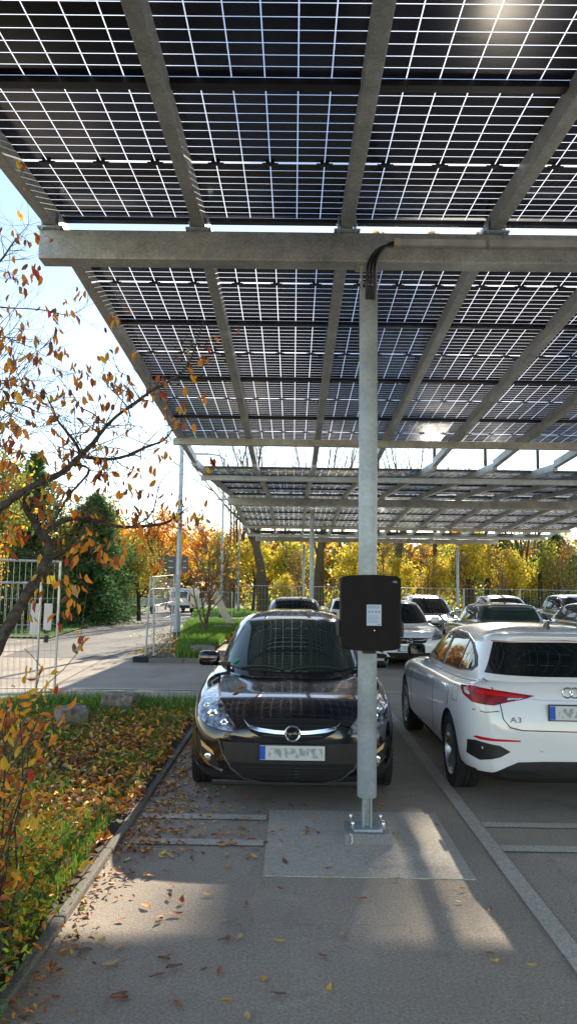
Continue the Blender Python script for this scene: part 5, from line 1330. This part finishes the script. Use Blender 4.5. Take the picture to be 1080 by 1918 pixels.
mat('leaf lime', (.40, .50, .04), .55, trans=.4, var=.3, scale=20); mat('leaf green', (.10, .20, .03), .55, trans=.3, var=.3, scale=20)
YG = [('leaf lime', 3), ('leaf yellow', 2.4), ('leaf green', 3), ('leaf orange', .8)]
shrub((-1.36, 3.40), 1.28, .20, 'orange leaved shrub rising at the left edge below the crooked tree', 2, OR, 380, (.045, .08))
shrub((-1.48, 3.65), .50, .20, 'low yellow green bush at the left edge of the foreground', 4, YG, 2200, (.018, .040))
shrub((-1.66, 4.45), .50, .24, 'yellow and orange bush between the shrub and the leaf carpet', 5, YG + OR[:1], 1300, (.022, .045))
shrub((-1.45, 3.15), .36, .16, 'dark green low bush by the kerb in the bottom left corner', 6, [('leaf green', 4), ('leaf lime', 1.2)], 1500, (.018, .04))
# bent dark twig with hanging leaves
m = MB(); wr = empty('sapling', (-1.72, 4.4, .05), 0, 'thin bare sapling with single yellow leaves in front of the left fence', 'sapling'); o0 = Vector((-1.72, 4.4, .05))
for pts, r0 in [([(45, 1350), (62, 1310), (72, 1275), (78, 1250), (60, 1228), (46, 1215)], .004), ([(62, 1310), (90, 1280), (118, 1255), (140, 1230), (150, 1215), (152, 1190), (158, 1140), (165, 1095)], .003), ([(20, 1420), (35, 1380), (45, 1350)], .006)]:
    m.tube([at(x, y, 4.2) - o0 for x, y in pts], [r0 * (1 - .6 * i / len(pts)) for i in range(len(pts))], 'twig', 5, caps=False)
m.build('stems', wr)
leaf_cloud('leaves', np.array([list(at(x, y, 4.2) - o0) for x, y in [(52, 1245), (70, 1270), (68, 1268), (92, 1290), (95, 1265), (78, 1300), (55, 1262), (60, 1330), (110, 1293), (150, 1203), (155, 1207), (146, 1206)]]), (.05, .08), LV, [3, 1, 1, 4, .4, 0], wr, hang=False, width=1.2)

# --- the small bare tree on the island
sb = on_ground(383, 1197)
tree((sb.x, sb.y), 4.6, .035, 'small', 'small bare multi stemmed tree on the island with a few yellow leaves low down', 31, 'twig', [('leaf yellow', 3), ('leaf orange', 1.6), ('leaf brown', 1)], 300, (.10, .20), .25, .18, simple=False)
# bare shrub row left of the lamp post
# --- conifers and hedge left of the road
cA = conifer((-9.1, 33), 5.9, 2.3, 'broad dark green conifer nearest the road with a soft rounded top', 1, power=.55)
conifer((-11.6, 32), 7.6, 2.9, 'tall pointed conifer standing left of the broad one', 2, power=.8)
conifer((-14.5, 30), 8.4, 2.3, 'very tall spruce towards the left edge', 3, mats=(('needle dark', 4), ('needle mid', 4), ('needle light', 2)), power=.9)
conifer((-10.1, 37), 5.6, 2.0, 'dark conifer half hidden behind the broad one', 4, power=.6)
for i, (x, y, H, R_) in enumerate([(-9.9, 29.5, 2.6, 1.3), (-11.8, 28.2, 2.9, 1.5), (-9.6, 41.5, 3.0, 1.4), (-14.2, 27.0, 3.0, 1.6), (-17.2, 26.5, 3.4, 1.8)]):
    conifer((x, y), H, R_, ['light green hedge bush left of the road, in front of the dark conifer', 'yellowish hedge bush, second to the left of the dark conifer', 'pale hedge bush by the road behind the conifers', 'hedge bush behind the wire fence at the left', 'hedge bush at the left edge behind the fence'][i], 50 + i,
            mats=(('needle light', 4), ('needle mid', 3), ('foliage olive', 2)), n=7000, group='clipped hedge bushes along the verge', power=.28, card=(.09, .18))
t1 = tree((-13.5, 22.5), 6.0, .10, 'bare', 'thin bare tree with rusty leaf remnants at the left edge behind the fence', 61, 'twig', [('leaf rust', 3), ('leaf brown', 2), ('leaf orange', 2)], 1500, (.08, .14), .3, .75)
t2 = clone(t1, -10.6, 22.0, 2.2, .72, 'smaller thin bare tree behind the fence, right of the first')
t3 = tree((-9.4, 19.5), 3.4, .07, 'bare', 'slim yellow leaved tree behind the wire fence', 62, 'twig', [('leaf yellow', 4), ('leaf orange', 2), ('foliage olive', 3)], 2600, (.06, .12), .3, .7)
clone(t3, -7.9, 17.8, 1.0, .85, 'olive leaved bush directly behind the wire fence')

g1 = tree((-12.6, 29.0), 6.6, .13, 'broad', 'full olive green tree between the two conifers and the fence', 111, 'bark dark', [('foliage olive', 4), ('needle light', 5), ('foliage gold', 2)], 11000, (.12, .24), .9, .5, group='leafy trees left of the road')
for (x, y, s, l) in [(-9.9, 34.5, .85, 'olive green tree filling the space behind the broad conifer'), (-15.0, 27.5, 1.05, 'olive green tree at the left edge above the fence'), (-17.5, 33, 1.3, 'tallest olive green tree at the left edge'), (-7.9, 37.5, .62, 'rounded green tree beside the road right of the broad conifer')]:
    clone(g1, x, y, x * 1.9, s, l)
g2 = tree((-13.6, 25.0), 5.2, .09, 'broad', 'golden leaved tree above the left fence', 112, 'bark dark', [('foliage gold', 5), ('foliage orange', 2), ('foliage olive', 3)], 5000, (.10, .20), .8, .5, group='leafy trees left of the road')
clone(g2, -10.9, 25.4, 2.0, .6, 'low golden bush by the verge behind the posters')
# --- orange beeches where the road bends away
OB = [('foliage orange', 5), ('foliage gold', 4), ('leaf rust', 1)]
b1 = tree((-13.5, 74), 9.8, .22, 'broad', 'orange beech at the bend of the road, right of the conifers', 71, 'bark grey', OB, 9000, (.20, .36), .8, .62, group='orange beeches at the bend of the road')
for (x, y, s, l) in [(-20.5, 84, 1.05, 'orange beech beyond the conifer tips'), (-11.5, 84, .92, 'paler orange beech behind the lamp post'), (-8.5, 92, .95, 'orange beech furthest right in the far row'), (-26, 90, 1.2, 'tall orange beech far behind the hedge'), (-16.0, 96, .9, 'orange beech straight above the far end of the road'), (-15.5, 66, .55, 'small orange beech close to the road sign')]:
    clone(b1, x, y, x * 1.7, s, l)
# --- willows, bare trees and yellow maples behind the car park
w1 = tree((-1.9, 49), 17, .42, 'willow', 'big bare willow with a forked dark trunk left of the far posts', 81, 'bark willow', [('foliage gold', 1)], 260, (.12, .2), .4, .34, group='pollard willows behind the lawn')
for (x, y, s, l, r_) in [(1.7, 50, .95, 'big bare willow right behind the far posts', 2.0), (7.2, 52, 1.0, 'bare willow behind the charging box', 4.1), (12.3, 50, .8, 'bare willow right of the main post', .7), (-5.2, 60, .9, 'bare willow in front of the orange beeches', 3.0), (18, 56, .85, 'bare willow behind the yellow maples', 5.2)]:
    clone(w1, x, y, r_, s, l)
YB = [('foliage yellow', 4), ('foliage gold', 2), ('foliage lime', 3), ('foliage olive', 3)]
y2 = tree((1.0, 52.5), 5.6, .09, 'broad', 'olive and lime leaved tree just behind the far posts', 92, 'bark dark', [('foliage olive', 5), ('foliage lime', 3), ('foliage brown', 2)], 4200, (.13, .24), .6, .5, group='olive trees behind the maples')
for (x, y, s, l) in [(-4.2, 57, 1.1, 'olive tree behind the left willow'), (6.2, 53, 1.15, 'olive tree peeping over the low maple by the charging box'), (12.6, 53, 1.25, 'olive tree above the yellow maples'), (18.0, 51, .95, 'olive tree between maple and dark evergreen')]:
    clone(y2, x, y, x * 2.9, s, l)
y1 = tree((4.3, 47.5), 4.9, .09, 'broad', 'bright yellow maple between the far posts and the charging box', 91, 'bark dark', YB, 5200, (.13, .24), .5, .5, group='yellow maples along the far fence')
for (x, y, s, l) in [(-2.9, 53, 1.15, 'yellow green maple behind the black car roof'), (.2, 54, 1.05, 'yellow maple between the two willow trunks'), (9.3, 47, .78, 'yellow maple just right of the main post'), (11.9, 48.5, 1.22, 'fullest yellow maple, left of the right far post'), (14.6, 48.5, .92, 'yellow maple right of the right far post'), (7.0, 49, .8, 'lower yellow maple hidden by the charging box'), (-.6, 47, .55, 'low yellow bush under the left willow'), (17.0, 51, .7, 'last yellow maple before the dark evergreens')]:
    clone(y1, x, y, x * 2.3, s, l)
e1 = conifer((19.2, 53), 6.2, 2.9, 'dark evergreen behind the cars at the right', 12, group='dark evergreens at the right edge', power=.5)
clone(e1, 16.2, 56, 1.1, 1.0, 'dark evergreen partly behind the yellow maples'); clone(e1, 23.5, 52, 2.0, 1.05, 'dark evergreen at the right edge')
br1 = tree((20.5, 48.5), 8.0, .13, 'bare', 'brown bare tree with fine twigs at the right edge', 95, 'twig pale', [('foliage brown', 4), ('foliage gold', 1)], 2600, (.10, .18), .4, .7, group='brown bare trees at the right')
for (x, y, s, l) in [(-4.6, 48, .75, 'brown bare tree left of the forked willow'), (.4, 46.2, .62, 'slender brown bare tree between the far posts and the willow'), (5.9, 46.3, .72, 'brown bare tree hidden partly by the charging box'), (8.4, 45.8, .7, 'brown bare tree right beside the main post in the distance'), (10.6, 46.2, .62, 'fine twigged bare tree in front of the yellow maples, left of the right far post'), (13.2, 46.0, .66, 'fine twigged bare tree in front of the yellow maples, right of the right far post'), (23.5, 50, 1.1, 'brown bare tree beyond the right edge of the roof'), (17.5, 47, .72, 'short brown bare tree in front of the dark evergreen'), (26.5, 54, 1.2, 'tallest brown bare tree at the far right')]:
    clone(br1, x, y, x, s, l)
PB = (('foliage gold', 4), ('foliage olive', 3), ('foliage brown', 3))  # added tall trees, high crowns shaped to block part of the sun
for (x, H_, R_, l_) in [(9.9, 28, .85, 'slender tall poplar trunk showing just right of the main post in the distance'), (13.5, 28, 1.8, 'slender tall poplar trunk left of the right far post'), (17.2, 27, 1.7, 'slender tall poplar trunk behind the dark grey hatchback roof'), (5.9, 28, 1.7, 'slender tall poplar trunk behind the charging box')]:
    conifer((x, 50.5), H_, R_, l_, int(x), mats=PB, n=14000, group='tall slender poplars behind the maples', skirt=.66, power=.22, card=(.16, .30), kind='poplar')
bb = tree((-6.5, 66), 19, .16, 'bare', 'tall feathery bare birch above the road bend', 97, 'twig pale', [('foliage gold', 1)], 300, (.1, .2), .4, .8, group='bare birches behind the willows')
for (x, y, s, l) in [(-1.5, 68, 1.05, 'bare birch seen through the gap between the roofs, left'), (3.5, 66, 1.1, 'bare birch seen through the gap between the roofs, middle'), (9.5, 68, 1.0, 'bare birch in the roof gap right of the main post'), (15.5, 64, .95, 'bare birch in the roof gap further right'), (22, 66, .9, 'bare birch in the roof gap at the right'), (-10.5, 60, .6, 'slim bare birch between road and lamp post')]:
    clone(bb, x, y, x * 1.3, s, l)
# --- low far wood closing the horizon
n_ = 90000; xs_ = rng.uniform(-90, 110, n_); ys_ = rng.uniform(98, 118, n_); top = 7.2 + 2.6 * nz(xs_, ys_ * 0, .25, 2) + 1.2 * nz(xs_, ys_ * 0, 1.3, 1)
P = np.column_stack([xs_, ys_, -.3 + top * rng.random(n_) ** .8])
leaf_cloud('distant_wood', P, (.5, 1.0), ['foliage brown', 'foliage olive', 'foliage gold', 'needle mid', 'foliage orange'], [4, 3, 2, 2, 1.5], simple=True, kind='stuff', label='low distant autumn wood closing the view behind the trees', cat='wood')
XY = np.column_stack([-1.16 + np.abs(rng.normal(0, .34, 1500)), rng.uniform(5.0, 9.6, 1500)]); XY = XY[(XY[:, 0] < -.35) | (XY[:, 1] < 6.0)]
XY = np.vstack([XY, np.column_stack([-1.17 + np.abs(rng.normal(0, .10, 260)), rng.uniform(2.6, 5.4, 260)])])
leaf_cloud('leaf_litter', np.column_stack([XY, rng.uniform(.008, .02, len(XY))]), (.02, .05), DL, [2.5, 2.2, 3, 1, 1, 2], flat=.22, kind='stuff', label='small crushed leaf bits drifted along the kerb on the asphalt', cat='fallen leaves')
P = np.column_stack([rng.uniform(-4, 34, 9000), rng.uniform(55, 61, 9000), 0 * rng.uniform(0, 1, 9000)]); P[:, 2] = 2.3 * rng.random(9000) * (.5 + .6 * nz(P[:, 0], P[:, 1], .8)) - .2
leaf_cloud('undergrowth', P, (.15, .35), ['foliage brown', 'foliage olive', 'foliage gold', 'foliage green', 'foliage lime'], [3, 3, 2, 3, 2], simple=True, kind='stuff', label='tangled undergrowth behind the lawn', cat='undergrowth')
